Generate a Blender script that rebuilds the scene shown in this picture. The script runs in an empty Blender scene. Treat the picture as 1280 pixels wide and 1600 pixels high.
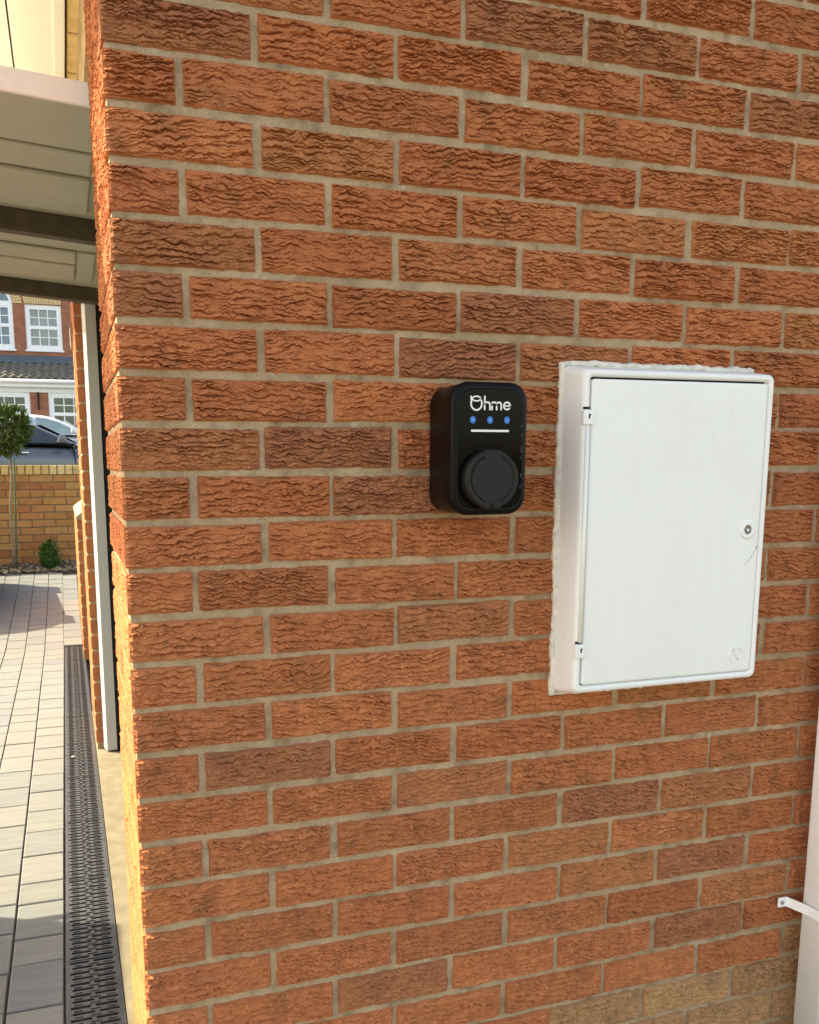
import bpy, math, random
import numpy as np
from mathutils import Matrix, Vector

# ------------------------------------------------------------------ camera
H = 1.31                                   # camera height above the drive
FPX, CXP, CYP = 1375.1, 557.5, 954.1       # focal length and principal point in photo pixels (1280 x 1600)
CAM = np.array([-0.0819, -1.397, H])
RC = np.array([[0.9501450053, -0.3117692700, -0.0049387438],
               [-0.0542886282, -0.1498108745, -0.9872230988],
               [0.3070459473, 0.9382732140, -0.1592675801]])
scene = bpy.context.scene
COL = scene.collection
cd = bpy.data.cameras.new("camera"); cam = bpy.data.objects.new("camera", cd); COL.objects.link(cam)
cd.sensor_fit = 'VERTICAL'; cd.sensor_height = 24.0; cd.sensor_width = 24.0
cd.lens = FPX * 24.0 / 1600.0
cd.shift_x = (640 - CXP) / 1600.0
cd.shift_y = (CYP - 800) / 1600.0
cd.clip_start = 0.02; cd.clip_end = 500
Rb = (np.diag([1, -1, -1]) @ RC).T
u_, s_, v_ = np.linalg.svd(Rb); Rb = u_ @ v_
M4 = Matrix.Identity(4)
for i in range(3):
    for j in range(3): M4[i][j] = float(Rb[i, j])
    M4[i][3] = float(CAM[i])
cam.matrix_world = M4
scene.camera = cam

def ray(x, y): return RC.T @ np.array([(x - CXP) / FPX, (y - CYP) / FPX, 1.0])
def ony(x, y, Y=0.0):
    d = ray(x, y); return CAM + d * ((Y - CAM[1]) / d[1])
def onz(x, y, Z=0.0):
    d = ray(x, y); return CAM + d * ((Z - CAM[2]) / d[2])

# ------------------------------------------------------------------ sky, sun, exposure
SUN_EL, SUN_AZ = math.radians(40), math.radians(32)   # azimuth: from -X towards +Y
sdir = Vector((-math.cos(SUN_AZ) * math.cos(SUN_EL), math.sin(SUN_AZ) * math.cos(SUN_EL), math.sin(SUN_EL)))
world = bpy.data.worlds.new("World"); scene.world = world; world.use_nodes = True
wn = world.node_tree.nodes; wl = world.node_tree.links
sky = wn.new('ShaderNodeTexSky'); sky.sky_type = 'NISHITA'; sky.sun_disc = False
sky.sun_elevation = SUN_EL
sky.sun_rotation = math.atan2(sdir.x, sdir.y)
sky.air_density = 1.0; sky.dust_density = 2.5; sky.ozone_density = 0.6
bg = wn['Background']; bg.inputs[1].default_value = 0.15
wl.new(sky.outputs[0], bg.inputs[0])
sl = bpy.data.lights.new("sun", 'SUN'); sl.energy = 3.3; sl.angle = math.radians(0.6); sl.color = (1.0, 0.975, 0.87)
sun = bpy.data.objects.new("sun", sl); COL.objects.link(sun)
sun.rotation_euler = sdir.to_track_quat('Z', 'Y').to_euler(); sun.location = (-6, 3, 8)
vs = scene.view_settings
vs.view_transform = 'Standard'; vs.look = 'None'; vs.gamma = 1.0; vs.use_curve_mapping = False
vs.exposure = 1.9
try:
    vs.use_white_balance = True; vs.white_balance_temperature = 8750; vs.white_balance_tint = 10
except Exception: pass
try:
    scene.cycles.max_bounces = 8; scene.cycles.diffuse_bounces = 5
except Exception: pass

# ------------------------------------------------------------------ materials
def newmat(name):
    m = bpy.data.materials.new(name); m.use_nodes = True
    nt = m.node_tree; b = nt.nodes['Principled BSDF']
    return m, nt, b
def N(nt, t, **kw):
    n = nt.nodes.new(t)
    for k, v in kw.items(): setattr(n, k, v)
    return n
def noise(nt, vec, scale, detail=3, rough=0.55):
    n = N(nt, 'ShaderNodeTexNoise'); n.inputs['Scale'].default_value = scale
    n.inputs['Detail'].default_value = detail; n.inputs['Roughness'].default_value = rough
    if vec is not None: nt.links.new(vec, n.inputs['Vector'])
    return n
def ramp(nt, fac, stops):
    r = N(nt, 'ShaderNodeValToRGB'); e = r.color_ramp.elements
    while len(e) < len(stops): e.new(0.5)
    for k, (p, c) in enumerate(stops):
        e[k].position = p; e[k].color = (c if len(c) == 4 else (*c, 1))
    nt.links.new(fac, r.inputs[0]); return r
def mix(nt, fac, a, b, mode='MIX'):
    m = N(nt, 'ShaderNodeMix', data_type='RGBA', blend_type=mode)
    for s, v in ((0, fac), (6, a), (7, b)):
        if isinstance(v, (int, float)): m.inputs[s].default_value = v
        elif isinstance(v, tuple): m.inputs[s].default_value = (*v, 1) if len(v) == 3 else v
        else: nt.links.new(v, m.inputs[s])
    return m.outputs[2]
def bump(nt, b, hgt, dist=0.001, strength=0.6):
    n = N(nt, 'ShaderNodeBump'); n.inputs['Distance'].default_value = dist; n.inputs['Strength'].default_value = strength
    nt.links.new(hgt, n.inputs['Height']); nt.links.new(n.outputs[0], b.inputs['Normal'])
def wpos(nt): return N(nt, 'ShaderNodeNewGeometry').outputs['Position']
def simple(name, col, rough=0.5, metal=0.0, var=0.12, nscale=12, bmp=0.0, bscale=300, spec=0.5):
    m, nt, b = newmat(name)
    P = wpos(nt)
    n = noise(nt, P, nscale, 4)
    dark = tuple(c * (1 - var) for c in col); lite = tuple(min(1, c * (1 + var)) for c in col)
    r = ramp(nt, n.outputs[0], [(0.3, dark), (0.7, lite)])
    nt.links.new(r.outputs[0], b.inputs['Base Color'])
    b.inputs['Roughness'].default_value = rough; b.inputs['Metallic'].default_value = metal
    b.inputs['Specular IOR Level'].default_value = spec
    if bmp > 0: bump(nt, b, noise(nt, P, bscale, 3).outputs[0], bmp, 0.7)
    return m

def brick_material(name, hero=True):
    m, nt, b = newmat(name)
    oi = N(nt, 'ShaderNodeObjectInfo'); P = wpos(nt)
    n1 = noise(nt, P, 16, 3); n2 = noise(nt, P, 60, 5, 0.65); n3 = noise(nt, P, 700, 2)
    big = ramp(nt, n1.outputs[0], [(0.30, (0.74, 0.84, 0.88)), (0.44, (1, 1, 1)), (0.70, (1.08, 1.16, 1.10))])
    c = mix(nt, 0.85, oi.outputs['Color'], big.outputs[0], 'MULTIPLY')
    mid = ramp(nt, n2.outputs[0], [(0.3, (0.74, 0.72, 0.70)), (0.5, (1, 1, 1)), (0.72, (1.16, 1.22, 1.25))])
    c = mix(nt, 0.8, c, mid.outputs[0], 'MULTIPLY')
    fine = ramp(nt, n3.outputs[0], [(0.3, (0.72, 0.7, 0.68)), (0.7, (1.25, 1.25, 1.25))])
    c = mix(nt, 0.8, c, fine.outputs[0], 'MULTIPLY')
    # pale sand grains
    v = N(nt, 'ShaderNodeTexVoronoi'); v.inputs['Scale'].default_value = 260; nt.links.new(P, v.inputs['Vector'])
    sep = N(nt, 'ShaderNodeSeparateColor'); nt.links.new(v.outputs['Color'], sep.inputs[0])
    g1 = N(nt, 'ShaderNodeMath', operation='GREATER_THAN'); g1.inputs[1].default_value = 0.988; nt.links.new(sep.outputs[0], g1.inputs[0])
    g2 = N(nt, 'ShaderNodeMath', operation='LESS_THAN'); g2.inputs[1].default_value = 0.27; nt.links.new(v.outputs['Distance'], g2.inputs[0])
    g = N(nt, 'ShaderNodeMath', operation='MULTIPLY'); nt.links.new(g1.outputs[0], g.inputs[0]); nt.links.new(g2.outputs[0], g.inputs[1])
    c = mix(nt, g.outputs[0], c, (0.55, 0.36, 0.24))
    nt.links.new(c, b.inputs['Base Color'])
    b.inputs['Roughness'].default_value = 0.92; b.inputs['Specular IOR Level'].default_value = 0.2
    if hero:
        ad = N(nt, 'ShaderNodeMath', operation='ADD'); nt.links.new(n3.outputs[0], ad.inputs[0])
        n4 = noise(nt, P, 250, 3); nt.links.new(n4.outputs[0], ad.inputs[1])
        bump(nt, b, ad.outputs[0], 0.0019, 0.9)
    return m

def mortar_material(name, a=(0.39, 0.272, 0.168), c2=(0.52, 0.378, 0.245)):
    m, nt, b = newmat(name); P = wpos(nt)
    n1 = noise(nt, P, 9, 4); n2 = noise(nt, P, 550, 3, 0.7)
    r = ramp(nt, n1.outputs[0], [(0.3, a), (0.7, c2)])
    f = ramp(nt, n2.outputs[0], [(0.28, (0.6, 0.58, 0.55)), (0.5, (1, 1, 1)), (0.75, (1.25, 1.25, 1.22))])
    c = mix(nt, 0.9, r.outputs[0], f.outputs[0], 'MULTIPLY')
    nd = noise(nt, P, 26, 4, 0.65); rd = ramp(nt, nd.outputs[0], [(0.32, (0.62, 0.60, 0.58)), (0.5, (1, 1, 1)), (0.7, (1.1, 1.1, 1.1))])
    c = mix(nt, 0.85, c, rd.outputs[0], 'MULTIPLY')
    n5 = noise(nt, P, 38, 2); w = ramp(nt, n5.outputs[0], [(0.66, (0, 0, 0)), (0.74, (1, 1, 1))])
    c = mix(nt, w.outputs[0], c, mix(nt, 0.5, c, (0.60, 0.52, 0.40)))
    v = N(nt, 'ShaderNodeTexVoronoi'); v.inputs['Scale'].default_value = 95; nt.links.new(P, v.inputs['Vector'])
    sep = N(nt, 'ShaderNodeSeparateColor'); nt.links.new(v.outputs['Color'], sep.inputs[0])
    g1 = N(nt, 'ShaderNodeMath', operation='GREATER_THAN'); g1.inputs[1].default_value = 0.93; nt.links.new(sep.outputs[1], g1.inputs[0])
    g2 = N(nt, 'ShaderNodeMath', operation='LESS_THAN'); g2.inputs[1].default_value = 0.2; nt.links.new(v.outputs['Distance'], g2.inputs[0])
    gg = N(nt, 'ShaderNodeMath', operation='MULTIPLY'); nt.links.new(g1.outputs[0], gg.inputs[0]); nt.links.new(g2.outputs[0], gg.inputs[1])
    c = mix(nt, gg.outputs[0], c, (0.10, 0.08, 0.055))
    nt.links.new(c, b.inputs['Base Color']); b.inputs['Roughness'].default_value = 0.95
    b.inputs['Specular IOR Level'].default_value = 0.15
    bump(nt, b, n2.outputs[0], 0.0016, 0.9)
    return m

def paver_material():
    m, nt, b = newmat('paver_concrete'); P = wpos(nt); oi = N(nt, 'ShaderNodeObjectInfo')
    n1 = noise(nt, P, 7, 3); n2 = noise(nt, P, 220, 4, 0.7)
    mp = N(nt, 'ShaderNodeMapping'); mp.inputs['Scale'].default_value = (6, 38, 6); nt.links.new(P, mp.inputs[0])
    n3 = noise(nt, mp.outputs[0], 1.0, 3)
    r = ramp(nt, n3.outputs[0], [(0.3, (0.82, 0.84, 0.86)), (0.7, (1.12, 1.1, 1.06))])
    c = mix(nt, 0.9, oi.outputs['Color'], r.outputs[0], 'MULTIPLY')
    f = ramp(nt, n2.outputs[0], [(0.28, (0.68, 0.68, 0.68)), (0.5, (1, 1, 1)), (0.75, (1.15, 1.15, 1.15))])
    c = mix(nt, 0.8, c, f.outputs[0], 'MULTIPLY')
    nt.links.new(c, b.inputs['Base Color']); b.inputs['Roughness'].default_value = 0.85
    bump(nt, b, n2.outputs[0], 0.0008, 0.6)
    return m

def dirty_white(name, col=(0.80, 0.80, 0.78), rough=0.42, dirt=(0.52, 0.48, 0.40), amount=0.2, pscale=6):
    m, nt, b = newmat(name); P = wpos(nt)
    n1 = noise(nt, P, pscale, 5, 0.6); n2 = noise(nt, P, 90, 4, 0.7)
    r = ramp(nt, n1.outputs[0], [(0.48, (0, 0, 0)), (0.75, (amount, amount, amount))])
    r2 = ramp(nt, n2.outputs[0], [(0.45, (0.25, 0.25, 0.25)), (0.7, (1, 1, 1))])
    fac = mix(nt, 1.0, r.outputs[0], r2.outputs[0], 'MULTIPLY')
    mp = N(nt, 'ShaderNodeMapping'); mp.inputs['Scale'].default_value = (55, 55, 2.2); nt.links.new(P, mp.inputs[0])
    n3 = noise(nt, mp.outputs[0], 1.0, 3); r3 = ramp(nt, n3.outputs[0], [(0.5, (0, 0, 0)), (0.8, (amount * 0.35,) * 3)])
    fac = mix(nt, 1.0, fac, r3.outputs[0], 'ADD')
    c = mix(nt, fac, col, dirt)
    nt.links.new(c, b.inputs['Base Color'])
    rr = ramp(nt, n1.outputs[0], [(0.3, (rough,) * 3), (0.8, (min(1, rough + 0.2),) * 3)])
    nt.links.new(rr.outputs[0], b.inputs['Roughness'])
    bump(nt, b, noise(nt, P, 25, 2).outputs[0], 0.0006, 0.25)
    return m

def far_brick_material(name, c1, c2, mort, scale=1.0):
    m, nt, b = newmat(name)
    P = wpos(nt); sx = N(nt, 'ShaderNodeSeparateXYZ'); nt.links.new(P, sx.inputs[0])
    cb = N(nt, 'ShaderNodeCombineXYZ'); nt.links.new(sx.outputs[0], cb.inputs[0]); nt.links.new(sx.outputs[2], cb.inputs[1])
    br = N(nt, 'ShaderNodeTexBrick'); br.inputs['Scale'].default_value = 1.0
    br.inputs['Brick Width'].default_value = 0.225; br.inputs['Row Height'].default_value = 0.075
    br.inputs['Mortar Size'].default_value = 0.006; br.inputs['Color1'].default_value = (*c1, 1)
    br.inputs['Color2'].default_value = (*c2, 1); br.inputs['Mortar'].default_value = (*mort, 1)
    nt.links.new(cb.outputs[0], br.inputs['Vector'])
    n = noise(nt, P, 3, 4); r = ramp(nt, n.outputs[0], [(0.3, (0.8, 0.8, 0.8)), (0.7, (1.2, 1.2, 1.2))])
    c = mix(nt, 0.8, br.outputs[0], r.outputs[0], 'MULTIPLY')
    nt.links.new(c, b.inputs['Base Color']); b.inputs['Roughness'].default_value = 0.9
    return m

def leaf_material(name, c1, c2, c3):
    m, nt, b = newmat(name); P = wpos(nt)
    n = noise(nt, P, 45, 2); r = ramp(nt, n.outputs[0], [(0.3, c1), (0.55, c2), (0.75, c3)])
    nt.links.new(r.outputs[0], b.inputs['Base Color']); b.inputs['Roughness'].default_value = 0.55; b.inputs['Specular IOR Level'].default_value = 0.3
    return m
def glass_material(name, col=(0.03, 0.05, 0.06), rough=0.03, tr=0.0):
    m, nt, b = newmat(name)
    n = noise(nt, wpos(nt), 2.5, 2); r = ramp(nt, n.outputs[0], [(0.3, tuple(c * 0.8 for c in col)), (0.7, tuple(c * 1.2 for c in col))])
    nt.links.new(r.outputs[0], b.inputs['Base Color']); b.inputs['Roughness'].default_value = rough
    b.inputs['Specular IOR Level'].default_value = 0.8; b.inputs['Transmission Weight'].default_value = tr
    return m
def emissive(name, col, e):
    m, nt, b = newmat(name)
    n = noise(nt, wpos(nt), 400, 2); r = ramp(nt, n.outputs[0], [(0.2, tuple(c * 0.9 for c in col)), (0.8, col)])
    nt.links.new(r.outputs[0], b.inputs['Base Color']); nt.links.new(r.outputs[0], b.inputs['Emission Color'])
    b.inputs['Emission Strength'].default_value = e; return m

MB_ = {}
M = MB_
M['brick'] = brick_material('rustic_brick')
M['brick_far'] = brick_material('smooth_brick', False)
M['mortar'] = mortar_material('mortar')
M['mortar_tan'] = mortar_material('tan_mortar', (0.20, 0.12, 0.06), (0.28, 0.17, 0.085))
M['paver'] = paver_material()
M['sand'] = simple('jointing_sand', (0.13, 0.12, 0.10), 0.95, var=0.3, nscale=60, bmp=0.002, bscale=400)
M['concrete'] = simple('threshold_concrete', (0.17, 0.15, 0.10), 0.9, var=0.22, nscale=14, bmp=0.0012, bscale=260)
M['road'] = simple('asphalt', (0.06, 0.06, 0.06), 0.9, var=0.3, nscale=30, bmp=0.003, bscale=150)
M['soil'] = simple('soil', (0.075, 0.05, 0.032), 0.95, var=0.45, nscale=35, bmp=0.01, bscale=90)
M['white'] = dirty_white('white_plastic_box')
M['whitepipe'] = dirty_white('white_pipe_plastic', (0.93, 0.93, 0.92), 0.35, amount=0.25)
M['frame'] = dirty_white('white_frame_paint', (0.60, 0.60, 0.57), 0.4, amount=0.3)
M['soffit'] = dirty_white('cream_soffit_plastic', (0.84, 0.86, 0.86), 0.4, amount=0.12)
M['flange'] = dirty_white('white_door_paint', (0.86, 0.85, 0.82), 0.35, amount=0.25)
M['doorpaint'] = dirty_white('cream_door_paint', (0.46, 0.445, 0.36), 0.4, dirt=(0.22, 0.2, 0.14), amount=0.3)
M['brown'] = simple('dark_brown_timber', (0.075, 0.056, 0.03), 0.6, var=0.3, nscale=20)
M['sealant'] = simple('old_sealant', (0.70, 0.65, 0.56), 0.7, var=0.2, nscale=70, bmp=0.002, bscale=300)
M['black'] = simple('black_satin_plastic', (0.004, 0.0036, 0.0035), 0.36, var=0.25, nscale=30, spec=0.12)
M['gloss'] = simple('gloss_black_panel', (0.003, 0.0022, 0.0022), 0.05, var=0.2, nscale=20, spec=0.08)
M['cover'] = simple('charcoal_cover_plastic', (0.011, 0.0105, 0.010), 0.45, var=0.1, nscale=40, bmp=0.0002, bscale=1500, spec=0.22)
M['print'] = simple('white_print', (0.78, 0.76, 0.76), 0.4, var=0.03)
M['blue'] = emissive('blue_indicator', (0.010, 0.135, 0.46), 0.06)
M['dark'] = simple('black_void_paint', (0.006, 0.006, 0.006), 0.8, var=0.2)
M['drain'] = simple('black_drain_plastic', (0.05, 0.052, 0.054), 0.40, var=0.25, nscale=25, bmp=0.0004, bscale=500)
M['steel'] = simple('galvanised_steel', (0.35, 0.35, 0.34), 0.4, 0.8, var=0.2, nscale=60)
M['inner'] = simple('grey_blockwork', (0.10, 0.095, 0.085), 0.95, var=0.2, nscale=10, bmp=0.002, bscale=150)
M['leaf'] = leaf_material('bay_leaf', (0.028, 0.050, 0.008), (0.065, 0.105, 0.014), (0.17, 0.21, 0.03))
M['shrub'] = leaf_material('shrub_leaf', (0.02, 0.07, 0.012), (0.05, 0.13, 0.02), (0.16, 0.24, 0.03))
M['bark'] = simple('pale_bark', (0.24, 0.19, 0.12), 0.85, var=0.3, nscale=40, bmp=0.002, bscale=120)
M['stake'] = simple('green_stake', (0.07, 0.13, 0.05), 0.5, var=0.2, nscale=20)
M['housewall'] = far_brick_material('house_brick', (0.30, 0.105, 0.06), (0.40, 0.15, 0.085), (0.22, 0.12, 0.08))
M['buff'] = simple('buff_brick', (0.68, 0.50, 0.26), 0.85, var=0.15, nscale=25)
M['upvc'] = simple('white_upvc', (0.84, 0.86, 0.88), 0.3, var=0.04)
M['pane'] = glass_material('window_glass', (0.20, 0.225, 0.22), 0.05)
M['paneg'] = glass_material('dark_window_glass', (0.03, 0.05, 0.04), 0.04)
M['panegb'] = glass_material('blue_window_glass', (0.10, 0.16, 0.22), 0.04)
M['slate'] = simple('grey_roof_tile', (0.135, 0.125, 0.11), 0.8, var=0.25, nscale=8)
M['lead'] = simple('lead_flashing', (0.075, 0.10, 0.125), 0.55, var=0.15, nscale=4)
M['carsilver'] = simple('silver_car_paint', (0.62, 0.66, 0.69), 0.22, 0.35, var=0.03)
M['cardark'] = simple('dark_blue_grey_car_paint', (0.12, 0.13, 0.15), 0.2, 0.3, var=0.05)
M['carglass'] = glass_material('car_glass', (0.20, 0.28, 0.30), 0.05)
M['cardglass'] = glass_material('tinted_car_glass', (0.02, 0.03, 0.032), 0.05)
M['tyre'] = simple('tyre_rubber', (0.02, 0.02, 0.02), 0.8)
M['chrome'] = simple('chrome_trim', (0.7, 0.7, 0.7), 0.15, 1.0, var=0.03)
M['bin'] = simple('grey_bin_plastic', (0.06, 0.06, 0.065), 0.5)
M['hill'] = simple('grey_yard_concrete', (0.13, 0.125, 0.11), 0.95, var=0.25, nscale=3)

# ------------------------------------------------------------------ mesh helpers
class MB:
    def __init__(s): s.v = []; s.f = []
    def add(s, vs, fs):
        o = len(s.v); s.v += [tuple(map(float, p)) for p in vs]; s.f += [tuple(i + o for i in f) for f in fs]; return s
    def box(s, x0, x1, y0, y1, z0, z1):
        return s.add([(x0, y0, z0), (x1, y0, z0), (x1, y1, z0), (x0, y1, z0), (x0, y0, z1), (x1, y0, z1), (x1, y1, z1), (x0, y1, z1)],
                     [(0, 3, 2, 1), (4, 5, 6, 7), (0, 1, 5, 4), (1, 2, 6, 5), (2, 3, 7, 6), (3, 0, 4, 7)])
    def bbox(s, x0, x1, y0, y1, z0, z1, b=0.004):
        """box with chamfered vertical-normal front edges all round: 24 vertices"""
        def ring(z, i): return [(x0 + i, y0 + i, z), (x1 - i, y0 + i, z), (x1 - i, y1 - i, z), (x0 + i, y1 - i, z)]
        return s.loft([ring(z0, b), ring(z0 + b, 0), ring(z1 - b, 0), ring(z1, b)])
    def loft(s, rings, caps=True, closed=True):
        n = len(rings[0]); vs = [p for r in rings for p in r]; fs = []
        for k in range(len(rings) - 1):
            for i in range(n if closed else n - 1):
                j = (i + 1) % n
                fs.append((k * n + i, k * n + j, (k + 1) * n + j, (k + 1) * n + i))
        if caps:
            fs.append(tuple(reversed(range(n)))); fs.append(tuple((len(rings) - 1) * n + i for i in range(n)))
        return s.add(vs, fs)
    def tube(s, pts, r, n=8):
        pts = [Vector(p) for p in pts]; rings = []
        rr = r if isinstance(r, (list, tuple)) else [r] * len(pts)
        for k, p in enumerate(pts):
            t = (pts[min(k + 1, len(pts) - 1)] - pts[max(k - 1, 0)]).normalized()
            a = t.orthogonal().normalized() if k == 0 else (a - t * a.dot(t)).normalized()
            b = t.cross(a)
            rings.append([tuple(p + (a * math.cos(2 * math.pi * i / n) + b * math.sin(2 * math.pi * i / n)) * rr[k]) for i in range(n)])
        return s.loft(rings)
    def prism(s, poly, y0, y1):
        """poly in (x,z), extruded from y0 (front) to y1"""
        n = len(poly)
        return s.loft([[(x, y0, z) for x, z in poly], [(x, y1, z) for x, z in poly]])
    def build(s, name, mat, parent=None, smooth=False, loc=None):
        me = bpy.data.meshes.new(name); me.from_pydata(s.v, [], s.f); me.update()
        return mkobj(name, me, mat, parent, smooth, loc)
def mkobj(name, me, mat, parent=None, smooth=False, loc=None):
    if mat is not None and not me.materials: me.materials.append(mat)
    if smooth: me.shade_smooth()
    o = bpy.data.objects.new(name, me); COL.objects.link(o)
    if parent: o.parent = parent
    if loc is not None: o.location = loc
    return o
def inst(name, me, parent=None, loc=(0, 0, 0), rz=0.0, color=None, rot=None):
    o = bpy.data.objects.new(name, me); COL.objects.link(o); o.parent = parent; o.location = loc
    o.rotation_euler = rot if rot else (0, 0, rz)
    if color: o.color = (*color, 1)
    return o
def thing(name, label, cat, loc=(0, 0, 0), group=None, rz=0):
    o = bpy.data.objects.new(name, None); COL.objects.link(o); o.location = loc; o.rotation_euler = (0, 0, rz)
    o.empty_display_size = 0.1
    return tag(o, label, cat, group)
def tag(o, label, cat, group=None):
    o['label'] = label; o['category'] = cat
    if group: o['group'] = group
    return o
def struct(o): o['kind'] = 'structure'; return o
def stuff(o): o['kind'] = 'stuff'; return o
def bev(o, w, seg=2, ang=35):
    md = o.modifiers.new('bevel', 'BEVEL'); md.width = w; md.segments = seg; md.limit_method = 'ANGLE'; md.angle_limit = math.radians(ang)
    return o
def rrect(x0, x1, z0, z1, r, n=8):
    pts = []
    for cx, cz, a0 in ((x1 - r, z1 - r, 0), (x0 + r, z1 - r, 90), (x0 + r, z0 + r, 180), (x1 - r, z0 + r, 270)):
        for k in range(n + 1):
            a = math.radians(a0 + 90 * k / n); pts.append((cx + r * math.cos(a), cz + r * math.sin(a)))
    return pts
rng = random.Random(5)

# ------------------------------------------------------------------ noise for the brick faces
_g = np.random.RandomState(3).rand(256, 256) * 2 - 1
def vn(x, y, seed=0):
    x = np.asarray(x) + seed * 17.37; y = np.asarray(y) + seed * 7.91
    xi = np.floor(x).astype(int); yi = np.floor(y).astype(int); fx = x - xi; fy = y - yi
    fx = fx * fx * fx * (fx * (fx * 6 - 15) + 10); fy = fy * fy * fy * (fy * (fy * 6 - 15) + 10)
    a = _g[xi & 255, yi & 255]; b = _g[(xi + 1) & 255, yi & 255]; c = _g[xi & 255, (yi + 1) & 255]; d = _g[(xi + 1) & 255, (yi + 1) & 255]
    return (a * (1 - fx) + b * fx) * (1 - fy) + (c * (1 - fx) + d * fx) * fy
def lips(u, v, s, seed, jag=1.0):
    """dragged-face brick: torn lips that overhang a dark crevice below them"""
    w = 0.0046 * vn(u * 26, v * 40, seed) + 0.0031 * vn(u * 84, v * 60, seed + 11) + jag * 0.0018 * vn(u * 210, v * 110, seed + 23)
    p = (v + w) / s; band = np.floor(p); fr = p - band
    amp = np.clip(0.74 + 1.05 * vn(u * 62, band * 3.7 + 0.3, seed + 5), 0.0, 1.25)
    ampup = np.clip(0.74 + 1.05 * vn(u * 62, (band + 1) * 3.7 + 0.3, seed + 5), 0.0, 1.25)   # lip above this point
    rise = np.clip(fr / 0.10, 0, 1)
    return amp * rise * (1 - fr) ** 0.8, ampup * np.exp(-((1 - fr) / 0.16) ** 2)
def face_height(u, v, seed):
    rs = np.random.RandomState(seed); tilt, sp, k2 = rs.uniform(-0.09, 0.09), rs.uniform(0.0082, 0.0118), rs.uniform(0.7, 1.35)
    vt = v + tilt * u
    l1, c1 = lips(u, vt, sp, seed); l2, c2 = lips(u + 0.3, vt + 0.004, 0.0056, seed + 40, 1.2); l2, c2 = l2 * k2, c2 * k2
    soft = np.clip(0.95 + 0.5 * vn(u * 14, v * 22, seed + 90), 0.6, 1.2)
    h = soft * (0.0035 * l1 - 0.0038 * c1 + 0.0022 * l2 - 0.0022 * c2)
    h += 0.0013 * vn(u * 150, v * 210, seed + 71) + 0.0009 * vn(u * 300, v * 380, seed + 72) + 0.0016 * vn(u * 18, v * 30, seed + 80)
    return h + 0.0006
def sheet(L, Hh, seed, shared_left=False, shared_right=False, du=0.0017, dv=0.0009):
    nu = int(round(L / du)) + 1; nv = int(round(Hh / dv)) + 1
    u, v = np.meshgrid(np.linspace(0, L, nu), np.linspace(0, Hh, nv), indexing='ij')
    h = face_height(u, v, seed)
    d = np.minimum(v, Hh - v)
    if not shared_left: d = np.minimum(d, u)
    if not shared_right: d = np.minimum(d, L - u)
    t = np.clip(d / 0.0042, 0, 1); t = t * t * (3 - 2 * t)
    h = -0.0032 * (1 - t) + h * t
    cn = 0.0010 * (vn(v * 170, v * 0 + 3, 900) + 0.2)
    for sh, dist in ((shared_left, u), (shared_right, L - u)):
        if sh:
            t2 = np.clip(dist / 0.005, 0, 1); h = h * t2 - np.abs(cn) * (1 - t2)
    uu = u.copy(); vv = v - 0.18 * np.maximum(h, 0)
    ed = 1 - np.clip(np.minimum(v, Hh - v) / 0.006, 0, 1)
    vv = vv + ed * np.where(v < Hh / 2, 1, -1) * (0.0008 + 0.0013 * vn(u * 95, v * 0 + 9, seed + 60))
    if not shared_left:
        e2 = 1 - np.clip(u / 0.006, 0, 1); uu = uu + e2 * (0.0006 + 0.0012 * vn(v * 110, v * 0 + 31, seed + 61))
    else:
        e2 = 1 - np.clip(u / 0.004, 0, 1); uu = uu + e2 * np.abs(cn)
    if not shared_right:
        e2 = 1 - np.clip((L - u) / 0.006, 0, 1); uu = uu - e2 * (0.0006 + 0.0012 * vn(v * 110, v * 0 + 51, seed + 62))
    else:
        e2 = 1 - np.clip((L - u) / 0.004, 0, 1); uu = uu - e2 * np.abs(cn)
    return uu, vv, h
def sheet_mesh(uu, vv, hh, tr, depth):
    """grid with a skirt back into the wall; tr maps (u, v, out) to xyz"""
    nu, nv = uu.shape
    x, y, z = tr(uu, vv, hh)
    V = np.stack([x, y, z], -1).reshape(-1, 3)
    I = np.arange(nu * nv).reshape(nu, nv)
    F = np.stack([I[:-1, :-1], I[1:, :-1], I[1:, 1:], I[:-1, 1:]], -1).reshape(-1, 4)
    loop = np.concatenate([I[:, 0], I[-1, 1:], I[-2::-1, -1], I[0, -2:0:-1]])
    uf, vf = uu.reshape(-1)[loop], vv.reshape(-1)[loop]
    bx, by, bz = tr(uf, vf, np.full(len(loop), -depth))
    B = np.stack([bx, by, bz], -1); o = len(V); n = len(loop)
    V = np.concatenate([V, B]); k = np.arange(n); k2 = (k + 1) % n
    S = np.stack([loop[k2], loop[k], o + k, o + k2], -1)
    back = [tuple(int(q) for q in (o + k)[::-1])]
    return V, F, S, back
def mesh_np(name, parts, mat):
    Vs, Fs, o = [], [], 0
    for V, F, S, back in parts:
        Vs.append(V); Fs += (F + o).tolist() + (S + o).tolist() + [tuple(i + o for i in b) for b in back]; o += len(V)
    me = bpy.data.meshes.new(name); me.from_pydata(np.concatenate(Vs).tolist(), [], Fs); me.update()
    me.materials.append(mat); return me
BH = 0.065
front_tr = lambda u, v, h: (u, -h, v)
def stretcher_mesh(L, seed):
    return mesh_np('brick', [sheet_mesh(*sheet(L, BH, seed), front_tr, 0.06)], M['brick'])
def corner_mesh(L, D, seed):
    a = sheet_mesh(*sheet(L, BH, seed, shared_left=True), front_tr, 0.05)
    uu, vv, hh = sheet(D, BH, seed + 300, shared_right=True); hh = hh * 0.33
    lt = lambda u, v, h, D=D: (-h, D - u, v)
    b = sheet_mesh(uu, vv, hh, lt, 0.05)
    return mesh_np('brick', [a, b], M['brick'])
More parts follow.
